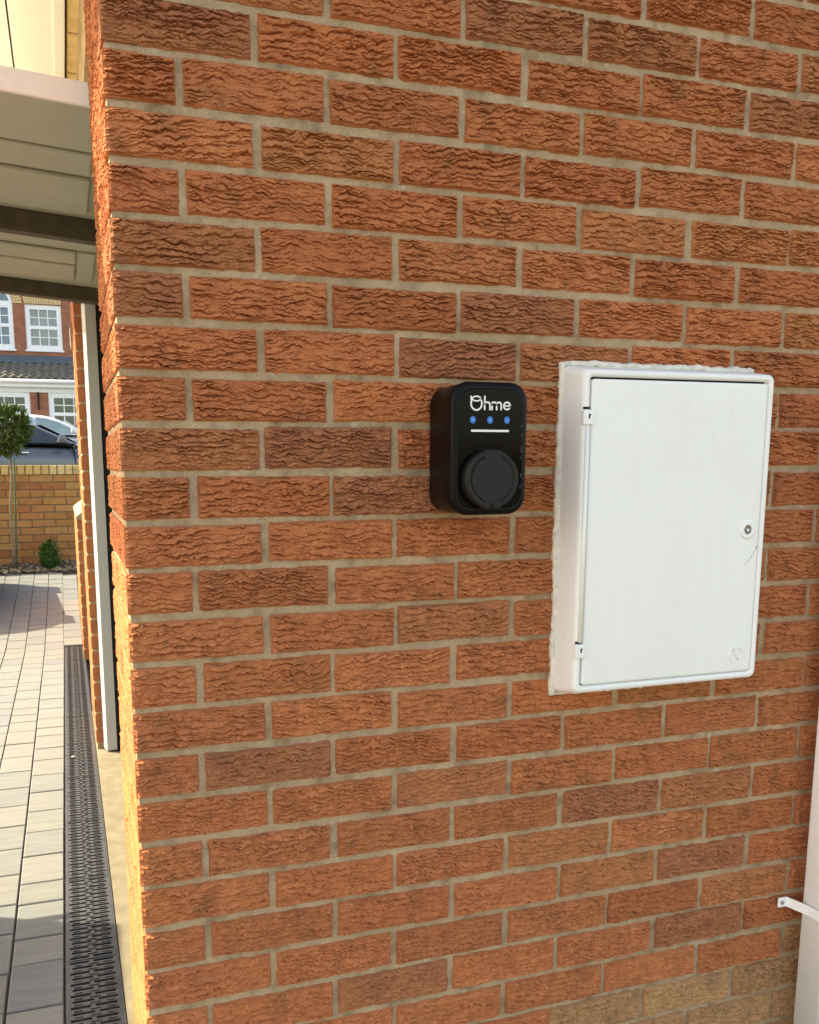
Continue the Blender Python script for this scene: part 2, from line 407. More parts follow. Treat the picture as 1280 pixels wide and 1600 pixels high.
S_MESH = [stretcher_mesh(0.215, 10 + 7 * k) for k in range(14)]
H_MESH = [stretcher_mesh(0.1025, 400 + 7 * k) for k in range(3)]
CS_MESH = [corner_mesh(0.215, 0.1025, 500 + 7 * k) for k in range(4)]
CH_MESH = [corner_mesh(0.1025, 0.215, 600 + 7 * k) for k in range(4)]

# ------------------------------------------------------------------ ground, road
def gz(Y):
    P = [(-200, 0), (5.4, 0), (8.2, 0.265), (9.3, 0.33), (14, 0.76), (19.5, 1.10), (28, 1.64), (70, 2.6), (300, 6)]
    for (a, za), (b, zb) in zip(P, P[1:]):
        if Y <= b: return za + (zb - za) * (Y - a) / (b - a)
    return P[-1][1]
Ys = [-60, -10, -3, 5.4, 6.2, 7.0, 7.6, 8.2, 9.3, 11, 14, 17, 19.5, 24, 28, 45, 70, 140]
m = MB(); m.loft([[(x, Y, gz(Y) - 0.075) for x in (-90, -20, 20, 90)] for Y in Ys], caps=False, closed=False)
g = struct(m.build('ground', M['hill']))
m = MB(); m.loft([[(x, Y, gz(Y) - 0.02) for x in (-60, 60)] for Y in (9.6, 10.5, 11, 14, 17, 18)], caps=False, closed=False)
struct(m.build('road', M['road']))
m = MB(); m.loft([[(x, Y, gz(Y) - 0.005) for x in (-60, 60)] for Y in (18, 19.5, 24, 28.3)], caps=False, closed=False)
struct(m.build('far_pavement', M['road']))
# drive: sand bed with individual pavers
m = MB(); m.loft([[(x, Y, gz(Y) - 0.012) for x in (-6, -0.005)] for Y in (-3, -1, 5.4, 6.5, 7.3, 8.2, 8.79)], caps=False, closed=False)
m.loft([[(x, Y, -0.012) for x in (-0.005, 5)] for Y in (-3, -0.001)], caps=False, closed=False)
drive = struct(m.build('driveway', M['sand']))
PVC = [tuple(q * k for q, k in zip(c, (0.79, 0.84, 0.94))) for c in ((0.205, 0.206, 0.178), (0.20, 0.202, 0.178), (0.19, 0.196, 0.178), (0.215, 0.212, 0.184), (0.18, 0.186, 0.174), (0.20, 0.20, 0.174))]
def paver_mesh(w, l):
    mb = MB(); mb.bbox(0, w, 0, l, -0.05, 0.0, 0.003); me = bpy.data.meshes.new('paver'); me.from_pydata(mb.v, [], mb.f); me.update()
    me.materials.append(M['paver']); return me
PW = 0.1365
PM = {l: paver_mesh(PW - 0.0038, l - 0.0060) for l in (0.213, 0.142, 0.18)}
DL, DR = -0.150, -0.012      # drain edges
XL = DL - 0.004
field = MB(); nind = 0
def lay(x, Y, l, vis):
    global nind
    sl_ = math.atan2(gz(Y + l) - gz(Y), l)
    if vis and nind < 295:
        nind += 1
        inst('paver', PM[l], drive, (x, Y, gz(Y) + 0.0005 + rng.uniform(-0.001, 0.001)), color=rng.choice(PVC),
             rot=(sl_ + rng.uniform(-0.003, 0.003), rng.uniform(-0.004, 0.004), rng.uniform(-0.004, 0.004)))
    else:
        z = gz(Y + l / 2); field.bbox(x, x + PW - 0.006, Y, Y + l - 0.005, z - 0.05, z - 0.001, 0.003)
for k in range(34):
    x1 = XL - PW * k; Y = -2.6 - 0.07 * ((k * 37) % 3)
    yend = 8.16 if x1 > -1.0 else 8.70
    while Y < yend - 0.05:
        l = rng.choice((0.213, 0.213, 0.213, 0.213, 0.18, 0.142))
        if Y + l > yend - 0.10: l = max((q for q in (0.213, 0.18, 0.142) if Y + q < yend + 0.03), default=0.142)
        lay(x1 - PW + 0.003, Y, l, x1 > CAM[0] - 0.0790 * (Y + 1.4 + l) - 0.02 and Y + l > 0.1)
        Y += l
Y = 5.47
while Y + 0.213 < 8.20:
    lay(XL + 0.001, Y, 0.213, True); Y += 0.213
o = stuff(field.build('paver_field', M['paver'], drive)); o.color = (0.155, 0.158, 0.145, 1)
# concrete threshold and garage floor
m = MB(); m.box(DR + 0.003, 3.2, 0.12, 3.5, -0.05, 0.004); th = struct(m.build('threshold', M['concrete']))
# planting bed
nx, ny = 60, 12
vs_ = []; fs_ = []
for i in range(nx + 1):
    for j in range(ny + 1):
        x = -1.05 + 2.6 * i / nx; Y = 8.18 + 0.615 * j / ny
        e = min(1, j / 2)
        vs_.append((x, Y, gz(Y) - 0.008 + e * (0.02 + 0.02 * float(vn(x * 9, Y * 9, 2)) + 0.012 * float(vn(x * 31, Y * 31, 4)))))
for i in range(nx):
    for j in range(ny):
        a = i * (ny + 1) + j; fs_.append((a, a + ny + 1, a + ny + 2, a + 1))
bed = struct(MB().add(vs_, fs_).build('planting_bed', M['soil']))
mb = MB()
for k in range(260):       # bark chips along the bed edge
    x = rng.uniform(-1.0, 0.4); Y = rng.uniform(8.17, 8.75) if rng.random() < 0.6 else rng.uniform(8.16, 8.3)
    z = gz(Y) + 0.022; a = rng.uniform(0, 3.14); L = rng.uniform(0.012, 0.035); w = L * rng.uniform(0.3, 0.6); t = rng.uniform(0.004, 0.01)
    ca, sa = math.cos(a), math.sin(a)
    mb.add([(x + ca * p - sa * q, Y + sa * p + ca * q, z + r + 0.3 * p * (k % 3 - 1)) for r in (0, t) for p, q in ((-L, -w), (L, -w), (L * 0.8, w), (-L * 0.7, w))],
           [(0, 3, 2, 1), (4, 5, 6, 7), (0, 1, 5, 4), (1, 2, 6, 5), (2, 3, 7, 6), (3, 0, 4, 7)])
stuff(mb.build('bark_chips', M['bark'], bed))

# ------------------------------------------------------------------ the garage and its brickwork
gar = thing('brick_garage', 'red rustic brick garage with cream soffit and open white garage door', 'garage')
BC = [tuple(round(q * k, 4) for q, k in zip(c, (1.0, 0.99, 1.0))) for c in ((0.49, 0.165, 0.068), (0.47, 0.153, 0.063), (0.50, 0.176, 0.073), (0.45, 0.146, 0.062), (0.48, 0.180, 0.074), (0.50, 0.172, 0.070),
      (0.43, 0.158, 0.070), (0.51, 0.170, 0.069), (0.40, 0.148, 0.070), (0.49, 0.168, 0.070), (0.48, 0.160, 0.067), (0.50, 0.170, 0.071), (0.46, 0.156, 0.067))]
TAN = [(0.43, 0.22, 0.105), (0.46, 0.24, 0.115), (0.42, 0.195, 0.09)]
def zc(c): return H + 0.632 - 0.075 * c - BH / 2
lastS = -1
def pick():
    global lastS
    k = rng.randrange(len(S_MESH))
    while k == lastS: k = rng.randrange(len(S_MESH))
    lastS = k; return S_MESH[k]
def jit(c):
    k = rng.uniform(0.93, 1.07); return tuple(q * k for q in c)
def put(me, x, y, z, rz=0.0, color=None):
    o = inst('brick', me, gar, (x + rng.uniform(-.002, .002) * (x > 0.05), y + rng.uniform(-.0012, .0012) * (rz == 0 and x > 0.05), z + rng.uniform(-.0018, .0018)),
             color=jit(color or rng.choice(BC)), rot=(rng.uniform(-.006, .006), rng.uniform(-.007, .007) if x > 0.05 and rz == 0 else 0, rz))
    if rz: o.scale = (1, 0.36, 1)
    if x > 0.05: o.scale = (rng.uniform(0.994, 1.012), rng.uniform(0.85, 1.12), rng.uniform(0.99, 1.03))
    return o
XEND = 1.50
C0, C1 = -3, 25
for c in range(C0, C1 + 1):
    z = zc(c); even = c % 2 == 0
    if even:
        put(CS_MESH[(c // 2) % 4], 0, 0, z); x = 0.225
        put(pick(), 0, 0.3275, z, -math.pi / 2); put(H_MESH[c % 3], 0, 0.44, z, -math.pi / 2)
    else:
        put(CH_MESH[(c // 2) % 4], 0, 0, z); x = 0.1125
        put(pick(), 0, 0.44, z, -math.pi / 2)
    while x < XEND:
        xx = x - (0.02 if c in (23, 24) and x > 0.6 else 0)
        col = None
        if c >= 23 and x > 0.62: col = rng.choice(TAN)
        elif c == 22 and x > 1.2: col = TAN[2]
        if not (0.80 < x and x + 0.215 < 1.13 and zc(c) > 0.94 and zc(c) + BH < 1.45):
            put(pick(), xx, 0, z, 0.0, col)
        x += 0.225
# mortar: gently uneven sheet filling the joints on both faces
def grid_patch(nu, nv, fn):
    V = [fn(i / nu, j / nv) for i in range(nu + 1) for j in range(nv + 1)]
    F = [(i * (nv + 1) + j, (i + 1) * (nv + 1) + j, (i + 1) * (nv + 1) + j + 1, i * (nv + 1) + j + 1) for i in range(nu) for j in range(nv)]
    return V, F
ZT = zc(C0) + BH + 0.006
mm = MB()
R_ = 0.0042
nzs = lambda a, b: 0.0011 * float(vn(a * 60, b * 60, 77)) + 0.0006 * float(vn(a * 170, b * 170, 78))
mm.add(*grid_patch(190, 270, lambda a, b: (R_ + a * 1.53, R_ + (nzs(a * 1.53, b * ZT) if 0 < a else 0), b * ZT)))
V, F = grid_patch(50, 270, lambda a, b: (R_ + (nzs(9 + a * 0.43, b * ZT) if a > 0 else 0), R_ + a * 0.43, b * ZT))
mm.add(V, [tuple(reversed(f)) for f in F])
mm.add([(R_, 0.434, 0), (0.1, 0.434, 0), (0.1, 0.434, ZT), (R_, 0.434, ZT)], [(0, 1, 2, 3)])
mortar = mm.build('mortar', M['mortar'], gar)
# the leaf of wall behind the joints, inner leaf, floor-to-roof
m = MB(); m.box(0.06, 3.2, 0.062, 0.10, 0.0, 2.6); m.box(0.062, 0.10, 0.10, 0.43, 0.0, 2.6); m.box(3.1, 3.2, 0.1, 3.57, 0, 2.6)
m.box(0.13, 3.1, 3.44, 3.53, 0, 2.6); m.box(0.13, 3.2, 0.1, 3.57, 2.25, 2.3)
m.build('inner_wall', M['inner'], gar)
# bricks outside the view, one low mesh: rest of side wall, over-door wall, far pier
def rough_brick(mb, x0, x1, y0, y1, z0, z1):
    b = 0.003; j = lambda: rng.uniform(-.0008, .0008)
    mb.bbox(x0 + j(), x1 + j(), y0 + j(), y1 + j(), z0, z1, b)
mb = MB()
for c in range(-8, C1 + 1):
    z = zc(c); x = (0.225 if c % 2 == 0 else 0.1125)
    if c < C0: rough_brick(mb, 0, x - .01, 0, 0.1025, z, z + BH)
    while x < 3.1:
        if x >= XEND or c < C0: rough_brick(mb, x, x + 0.215, 0.0, 0.06, z, z + BH)
        x += 0.225
    y = 0.1125 if c % 2 == 0 else 0.0
    if c < C0:
        y = 0.1125
        while y < 3.4:
            if z < 2.16 + 0.0 or z > 2.3: rough_brick(mb, 0.0, 0.06, y, min(y + 0.215, 3.55), z, z + BH)
            y += 0.225
o = stuff(mb.build('brick_field', M['brick'], gar)); o.color = (0.40, 0.133, 0.06, 1)
mb = MB(); mb.box(1.5301, 3.1, 0.005, 0.0615, 0, 2.55); mb.box(0.0055, 1.5299, 0.0055, 0.0615, ZT + 0.0005, 2.55); mb.box(0.0055, 0.0615, 0.44, 3.55, 2.16, 2.55)
mb.build('mortar_backing', M['mortar'], gar)
# far jamb pier beyond the opening: joined bricks with joints
PX = -0.006; PY0, PY1 = 2.80, 3.57
mb = MB(); mo = MB()
for c in range(-3, C1 + 1):
    z = zc(c)
    y = PY0
    first = 0.1025 if c % 2 == 0 else 0.215
    while y < PY1 - 0.02:
        L = first if y == PY0 else 0.215
        rough_brick(mb, PX, PX + (0.215 if (c % 2 == 0 and y == PY0) else 0.1025), y, min(y + L, PY1), z, z + BH); y += L + 0.01
    
o = stuff(mb.build('pier_bricks', M['brick'], gar)); o.color = (0.40, 0.14, 0.064, 1)
mo.box(PX + 0.004, 0.13, PY0 + 0.004, PY1 - 0.004, 0, 2.3); mo.build('pier_mortar', M['mortar'], gar)
# door frame post of the far jamb: stepped, splayed profile
poly = [(0.005, 2.93), (0.0330, 2.752), (0.0355, 2.750), (0.0365, 2.742), (0.040, 2.738), (0.084, 2.738), (0.084, 2.80), (0.10, 2.80), (0.10, 2.97), (0.005, 2.97)]
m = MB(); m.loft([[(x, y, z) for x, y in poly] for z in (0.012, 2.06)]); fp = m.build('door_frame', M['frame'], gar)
m = MB(); m.box(0.085, 0.16, 2.742, 2.79, 0.006, 2.05); m.box(0.105, 0.3, 2.795, 2.90, 0.006, 2.2); m.build('gap_shade_block', M['dark'], gar)  # black boxes added behind the post so the unlit garage gap reads dark
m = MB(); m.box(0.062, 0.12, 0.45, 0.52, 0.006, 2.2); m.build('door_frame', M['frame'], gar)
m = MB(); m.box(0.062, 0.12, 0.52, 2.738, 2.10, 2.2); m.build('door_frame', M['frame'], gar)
m = MB(); m.box(0.0, 0.11, 2.70, 2.80, 2.035, 2.065); br_ = m.build('track_bracket', M['steel'], gar)
m = MB(); m.tube([(0.045, 2.69, 2.085), (0.045, 2.735, 2.085)], 0.022, 14); m.tube([(0.045, 2.684, 2.085), (0.045, 2.70, 2.085)], 0.009, 8); m.build('roller', M['steel'], br_, True)
# open up-and-over door, tipped a few degrees
door = bpy.data.objects.new('garage_door', None); COL.objects.link(door); door.parent = gar
door.location = (0.07, 0, 2.0085); door.rotation_euler = (0.014, math.radians(4.2), 0); door.empty_display_size = 0.1
YA, YB = 0.462, 2.72
def dpart(nm, mat, *bx, b=0.003):
    m = MB()
    for q in bx: m.box(*q)
    o = m.build(nm, mat, door); bev(o, b, 2); return o
dpart('panel_skin', M['doorpaint'], (-0.95, 0.9, YA + 0.012, YB - 0.012, 0.0, 0.006))
dpart('side_flange', M['flange'], (-0.96, 0.92, YA, YA + 0.012, -0.032, 0.010)); dpart('side_flange', M['frame'], (-0.96, 0.92, YB - 0.012, YB, -0.03, 0.012))
dpart('end_flange', M['frame'], (-0.972, -0.9602, YA, YB, -0.04, 0.012))
def bands(y0, y1, drop): dpart('pressed_panel', M['doorpaint'], (-0.94, -0.052, y0, y1, -drop, -0.0005), b=0.004)
bands(0.83, 0.98, 0.010); bands(1.02, 1.34, 0.012); 
dpart('pressed_panel', M['doorpaint'], (-0.94, -0.03, 0.478, 0.822, -0.004, -0.0005), b=0.003)
dpart('cross_rail', M['brown'], (-0.948, 0.5, 1.42, 1.47, -0.062, -0.0005))
dpart('pressed_panel', M['doorpaint'], (-0.94, -0.075, 1.86, 2.04, -0.012, -0.0005), b=0.006)
dpart('pressed_panel', M['doorpaint'], (-0.94, -0.075, 2.08, 2.34, -0.012, -0.0005), b=0.006)
dpart('corner_plate', M['doorpaint'], (-0.07, -0.01, 1.86, 2.34, -0.009, -0.0005), b=0.004)
dpart('cross_rail', M['brown'], (-0.948, 0.5, 2.50, 2.56, -0.058, -0.0005))
# projecting buff band and soffit over the door
SZ = 2.33
k = (SZ - H) / (2.4 - 1.12)
sx = lambda X: CAM[0] + (X + 0.0819) * k
y = 0.10
while y < 3.5:
    mb = MB(); mb.bbox(0, sx(0.031) - sx(-0.004) + 0.05, 0, 0.213, 0, 0.065, 0.003)
    mb.build('band_brick', M['buff'], gar, loc=(sx(-0.004), y, SZ + 0.004)); y += 0.222
m = MB(); m.box(sx(-0.163), sx(-0.045), -0.2, 3.7, SZ, SZ + 0.012); m.build('soffit_board', M['soffit'], gar)
m = MB(); m.box(-0.36, sx(-0.163) - 0.004, -0.2, 3.7, SZ, SZ + 0.012); m.build('soffit_board', M['soffit'], gar)
m = MB(); m.box(sx(-0.0445), sx(-0.010), -0.2, 3.7, SZ - 0.006, SZ + 0.012); bev(m.build('soffit_trim', M['soffit'], gar), 0.003)
m = MB(); m.box(-0.385, -0.3605, -0.2, 3.7, SZ - 0.02, SZ + 0.17); m.build('fascia', M['soffit'], gar)
m = MB(); m.add([(-0.40, -0.25, 2.5), (-0.40, 3.75, 2.5), (3.3, 3.75, 3.3), (3.3, -0.25, 3.3), (-0.40, -0.25, 2.56), (-0.40, 3.75, 2.56), (3.3, 3.75, 3.36), (3.3, -0.25, 3.36)],
               [(0, 1, 2, 3), (7, 6, 5, 4), (0, 3, 7, 4), (1, 5, 6, 2), (0, 4, 5, 1), (3, 2, 6, 7)]); m.build('roof', M['slate'], gar)

# small plaque on the far pier, seen edge-on
p = ony(110.5, 500, 3.3); q = ony(111.5, 542, 3.3)
pl = thing('wall_plaque', 'small pale plaque fixed on the far brick pier beside the garage door', 'plaque', (PX - 0.003, 3.42, (p[2] + q[2]) / 2))
m = MB(); m.box(-0.007, -0.001, -0.09, 0.09, -0.055, 0.055); bev(m.build('plate', M['concrete'], pl), 0.002)
m = MB(); m.box(-0.009, -0.0072, -0.07, 0.07, -0.04, 0.04); m.build('raised_face', M['steel'], pl)

# low brick garden wall past the garage
LX = -0.020; LY0, LY1 = 4.915, 6.9
lw = thing('garden_wall', 'low red brick wall with sloped mortar cap beyond the garage door', 'wall')
bl = {}
def lowbrick(w, l):
    if (w, l) not in bl:
        mb = MB(); mb.bbox(0, w, 0, l, 0, 0.065, 0.003); me = bpy.data.meshes.new('brick'); me.from_pydata(mb.v, [], mb.f); me.update(); me.materials.append(M['brick']); bl[(w, l)] = me
    return bl[(w, l)]
for c in range(13):
    z = 0.010 + 0.075 * c; y = LY0
    fl = 0.1025 if c % 2 else 0.215
    while y < LY1 - 0.05:
        L = fl if y == LY0 else 0.215
        if z > gz(y) - 0.06: inst('brick', lowbrick(0.2, L), lw, (LX, y, z), color=rng.choice(BC), rot=(0, 0, rng.uniform(-.004, .004)))
        y += L + 0.01
zt = 0.010 + 0.075 * 13
m = MB(); m.box(LX + 0.004, LX + 0.196, LY0 + 0.004, LY1 - 0.1, 0.0, zt - 0.011); m.build('mortar', M['mortar'], lw)
m = MB(); m.loft([[(LX - 0.004, y, zt - 0.010), (LX + 0.204, y, zt - 0.010), (LX + 0.204, y, zt + 0.03), (LX + 0.10, y, zt + 0.09), (LX - 0.004, y, zt + 0.012)] for y in (LY0 - 0.003, LY1 - 0.1)]); m.build('cap', M['mortar'], lw)

# ------------------------------------------------------------------ drain channel
dr = thing('channel_drain', 'black plastic slotted drain channel set along the garage threshold', 'drain')
GW = DR - DL - 0.011
mb = MB(); gl = 0.5; pit = 0.02632; nb = 19
mb.box(0, 0.004, 0, gl - .003, -0.02, 0); mb.box(GW - 0.004, GW, 0, gl - .003, -0.02, 0)
mb.box(0.0042, GW - 0.0042, 0, 0.006, -0.018, -0.0006)
for i in range(nb):
    y = 0.0075 + pit * i; sw = 0.0105
    off = 0.004 if i % 2 else -0.004
    c = GW / 2
    # bar between slots, full width; then end blocks that shorten the slots alternately
    if i < nb - 1 or True: mb.box(0.0042, GW - 0.0042, y + sw, min(y + pit, gl - .004), -0.018, -0.0008 - 0.0004 * (i % 2))
    mb.box(c - 0.005 + off, c + 0.006 + off, y, y + sw - 0.0002, -0.018, -0.0012)
    mb.box(0.0042, 0.0065 + (0.004 if i % 2 else 0), y, y + sw - 0.0002, -0.018, -0.0014)
    mb.box(GW - 0.0065 - (0 if i % 2 else 0.004), GW - 0.0042, y, y + sw - 0.0002, -0.018, -0.0014)
    # raised ribs on the bars
    for xa, xb in ((0.014, 0.034), (c - 0.012, c + 0.014), (GW - 0.036, GW - 0.014)):
        mb.box(xa, xb, y + sw + 0.006, y + sw + 0.0082, -0.001, 0.0012)
gm = bpy.data.meshes.new('grate'); gm.from_pydata(mb.v, [], mb.f); gm.update(); gm.materials.append(M['drain'])
for i in range(12):
    inst('grate', gm, dr, (DL + 0.0055, -0.57 + 0.5 * i, 0.0015))
m = MB(); y0, y1 = -0.58, 5.44
m.box(DL, DL + 0.005, y0, y1, -0.1, -0.0005); m.box(DR - 0.005, DR, y0, y1, -0.1, 0.0005); m.box(DL + 0.0055, DR - 0.0055, y0, y1, -0.1, -0.095); m.box(DL, DR, y1, y1 + 0.006, -0.1, 0.0)
m.build('channel', M['drain'], dr)

# ------------------------------------------------------------------ EV charger
ZO = H - 1.12      # the charger and box were measured for a camera at 1.12
ev = thing('ev_charger', 'black wall-mounted car charger with white lettering and round socket cover on brick wall', 'charger', (0.569, 0, 1.150 + ZO))
hw, hh = 0.0675, 0.105
def ring(w, h, r, y, bow=0.0, n=8):
    pts = rrect(-w, w, -h, h, r, n)
    return [(x * 1.0, y, z * (1 + bow * (1 - (x / w) ** 2))) for x, z in pts]
m = MB(); m.loft([ring(hw - 0.006, hh - 0.008, 0.026, -0.001), ring(hw, hh - 0.002, 0.030, -0.012), ring(hw, hh - 0.002, 0.030, -0.082, 0.012),
                  ring(hw, hh - 0.001, 0.030, -0.092, 0.018), ring(hw - 0.0012, hh - 0.002, 0.029, -0.0965, 0.02), ring(hw - 0.004, hh - 0.005, 0.027, -0.0995, 0.02), ring(hw - 0.0085, hh - 0.0095, 0.0245, -0.1005, 0.02)])
body = m.build('body', M['black'], ev, True)
m = MB(); m.loft([ring(hw - 0.0105, hh - 0.0115, 0.0235, -0.0998, 0.02), ring(hw - 0.0108, hh - 0.0118, 0.0232, -0.1013, 0.02), ring(hw - 0.0122, hh - 0.0132, 0.022, -0.1017, 0.02)])
fpn = m.build('front_panel', M['gloss'], ev)
m = MB(); a = ring(hw - 0.0092, hh - 0.0102, 0.0242, -0.1009, 0.02); b2 = ring(hw - 0.0103, hh - 0.0113, 0.0236, -0.1009, 0.02)
m.loft([a, [(x, y - 0.0006, z) for x, y, z in a], [(x, y - 0.0006, z) for x, y, z in b2], b2], caps=False); m.build('panel_seam', M['cover'], fpn)
FY = -0.1017
def ribbon(mb, pts, w, y0=FY - 0.0005, y1=FY + 0.0003):
    P = [Vector((p[0], 0, p[1])) for p in pts]; L, R2 = [], []
    for k, p in enumerate(P):
        t = (P[min(k + 1, len(P) - 1)] - P[max(k - 1, 0)]).normalized(); n = Vector((-t.z, 0, t.x)) * w / 2
        e = t * (w * 0.35) * (-1 if k == 0 else 1 if k == len(P) - 1 else 0)
        L.append(p + n + e * 0); R2.append(p - n + e * 0)
    for k in range(len(P) - 1):
        mb.loft([[(q.x, yy, q.z) for q in (L[k], L[k + 1], R2[k + 1], R2[k])] for yy in (y0, y1)])
    for p in (P[0], P[-1]):
        mb.loft([[(p.x + w / 2 * math.cos(2 * math.pi * i / 10), yy, p.z + w / 2 * math.sin(2 * math.pi * i / 10)) for i in range(10)] for yy in (y0 - 0.00005, y1)])
def arc(cx, cz, rx, rz, a0, a1, n=20): return [(cx + rx * math.cos(math.radians(a0 + (a1 - a0) * k / n)), cz + rz * math.sin(math.radians(a0 + (a1 - a0) * k / n))) for k in range(n + 1)]
OX, OZ = -0.569, -1.150
lw_ = 0.0026
m = MB()   # O with a looped top
ribbon(m, arc(0.5428 + OX, 1.2205 + OZ, 0.0094, 0.0098, 38, -205, 28) + [(0.5338 + OX, 1.2268 + OZ), (0.5333 + OX, 1.2312 + OZ)], lw_)
ribbon(m, arc(0.5428 + OX, 1.2283 + OZ, 0.0072, 0.0036, 0, 360, 24), lw_ * 0.85)
m.build('letter', M['print'], fpn)
base, xh, asc = 1.2118 + OZ, 1.2238 + OZ, 1.2320 + OZ
m = MB(); ribbon(m, [(0.5572 + OX, base), (0.5572 + OX, asc)], lw_); rr = 0.0046
ribbon(m, [(0.5572 + OX, base + 0.006)] + arc(0.5572 + rr + OX, xh - rr - 0.0006, rr, rr, 180, 0, 14) + [(0.5572 + 2 * rr + OX, base)], lw_); m.build('letter', M['print'], fpn)
m = MB(); ribbon(m, [(0.5703 + OX, base), (0.5703 + OX, xh - 0.001)], lw_); rr = 0.0040
for k in range(2):
    x0 = 0.5703 + k * 2 * rr + OX
    ribbon(m, [(x0, base + 0.005)] + arc(x0 + rr, xh - rr - 0.0006, rr, rr, 180, 0, 14) + [(x0 + 2 * rr, base)], lw_)
m.build('letter', M['print'], fpn)
m = MB(); ex, ez = 0.5966 + OX, (base + xh) / 2
ribbon(m, [(ex - 0.0054, ez)] + [(ex + 0.0054, ez)] , lw_ * 0.85); ribbon(m, arc(ex, ez, 0.0057, 0.0056, 0, 318, 26), lw_); m.build('letter', M['print'], fpn)
for k, X in enumerate((0.537, 0.567, 0.597)):
    m = MB(); c = [(X + OX + 0.0050 * math.cos(2 * math.pi * i / 24), 1.1955 + OZ + 0.0058 * math.sin(2 * math.pi * i / 24)) for i in range(24)]
    m.prism(c, FY - 0.0006, FY + 0.0004); led = m.build('indicator', M['blue'], fpn)
    m = MB()
    if k == 0: m.prism([(X + OX - 0.001, 1.1938 + OZ), (X + OX - 0.001, 1.1972 + OZ), (X + OX + 0.0018, 1.1955 + OZ)], FY - 0.0009, FY - 0.0006)
    elif k == 1: m.prism(rrect(X + OX - 0.0013, X + OX + 0.0013, 1.1942 + OZ, 1.1968 + OZ, 0.0005, 2), FY - 0.0009, FY - 0.0006)
    else:
        for s in (-0.0009, 0.0009): m.prism([(X + OX + s - 0.0004, 1.194 + OZ), (X + OX + s - 0.0004, 1.197 + OZ), (X + OX + s + 0.0004, 1.197 + OZ), (X + OX + s + 0.0004, 1.194 + OZ)], FY - 0.0009, FY - 0.0006)
    m.build('symbol', simple('pale_blue_print', (0.25, 0.5, 0.9), 0.5, var=0.02), fpn)
m = MB(); m.prism(rrect(0.534 + OX, 0.601 + OX, 1.1768 + OZ, 1.1802 + OZ, 0.0016, 4), FY - 0.0006, FY + 0.0003); m.build('light_bar', M['print'], fpn)
# socket cover: thick ring, hinged round lid with tabs
SX, SZc = 0.5645 - 0.569, 1.102 - 1.150; SR = 0.0465
def circ(r, y, n=64): return [(SX + r * math.cos(2 * math.pi * i / n), y, SZc + r * math.sin(2 * math.pi * i / n)) for i in range(n)]
m = MB(); m.loft([circ(SR, FY + 0.001), circ(SR, FY - 0.016), circ(SR - 0.0008, FY - 0.0178), circ(SR - 0.0022, FY - 0.0186), circ(0.0378, FY - 0.0188), circ(0.0370, FY - 0.0172)])
sc_ = m.build('socket_cover', M['cover'], ev, True); 
m = MB(); 
lid = []
n = 96
m.loft([circ(0.0364, FY - 0.0165), circ(0.0364, FY - 0.0186), circ(0.0356, FY - 0.0193), circ(0.0330, FY - 0.0195)]); m.build('lid', M['cover'], sc_)
for s in (1, -1):
    m = MB(); w = 0.0148; z0 = SZc + s * 0.0335; z1 = SZc + s * 0.0458
    poly = [(SX - w, min(z0, z1)), (SX + w, min(z0, z1)), (SX + w, max(z0, z1)), (SX - w, max(z0, z1))]
    m.prism(poly, FY - 0.0195, FY - 0.010); o = m.build('lid_tab', M['cover'], sc_); bev(o, 0.0008)
    m = MB()
    for xx in (-w - 0.0006, w):
        m.box(SX + xx, SX + xx + 0.0006, FY - 0.01885, FY - 0.0187, min(z0, z1), max(z0, z1))
    m.build('lid_groove', M['dark'], sc_)
m = MB(); m.prism([(SX - 0.0065, SZc - 0.0462), (SX + 0.0065, SZc - 0.0462), (SX, SZc - 0.036)], FY - 0.0203, FY - 0.0190); m.build('finger_notch', M['black'], sc_)
# a few scuffs along the panel's right edge
m = MB()
for zz, L in ((0.035, 0.003), (0.019, 0.005), (-0.006, 0.010), (-0.015, 0.002), (-0.045, 0.006), (-0.062, 0.004)):
    x = 0.0553 + rng.uniform(-.0008, .0005); ribbon(m, [(x, zz), (x + rng.uniform(-.0008, .0008), zz + L * .6), (x + rng.uniform(-.001, .001), zz + L)], 0.0006, FY - 0.0002, FY + 0.0002)
m.build('scuff', simple('scuff', (0.16, 0.15, 0.15), 0.6), fpn)

# ------------------------------------------------------------------ meter box
mbx = thing('meter_box', 'large white plastic electricity meter box with hinged door on brick wall', 'meter box', (0.957, 0, 1.003 + ZO))
bw, bh, bd = 0.1995, 0.2825, 0.07
def bring(w, h, r, y): return [(x, y, z) for x, z in rrect(-w, w, -h, h, r, 6)]
m = MB(); m.loft([bring(bw + 0.005, bh + 0.012, 0.012, 0.004), bring(bw + 0.004, bh + 0.009, 0.012, -0.012), bring(bw + 0.0005, bh, 0.013, -0.060), bring(bw - 0.001, bh - 0.0015, 0.013, -0.067), bring(bw - 0.0045, bh - 0.005, 0.011, -0.070),
                  bring(bw - 0.0095, bh - 0.0100, 0.009, -0.070), bring(bw - 0.0125, bh - 0.013, 0.007, -0.0675), bring(bw - 0.0127, bh - 0.0132, 0.007, -0.055)])
m.build('housing', M['white'], mbx, True)
dw, dh = bw - 0.0152, bh - 0.0165
m = MB(); m.loft([bring(dw, dh, 0.006, -0.056), bring(dw, dh, 0.006, -0.0672), bring(dw - 0.0012, dh - 0.0012, 0.006, -0.0690), bring(dw - 0.004, dh - 0.004, 0.005, -0.0697), bring(dw - 0.03, dh - 0.03, 0.004, -0.0700)])
dvo = Vector((0.001, 0, -0.0010)); mdoor = m.build('door', M['white'], mbx, False, dvo)
m = MB(); m.box(-bw + 0.0128, bw - 0.0128, -0.058, -0.0545, -bh + 0.0135, bh - 0.0135); m.build('recess', M['dark'], mbx)
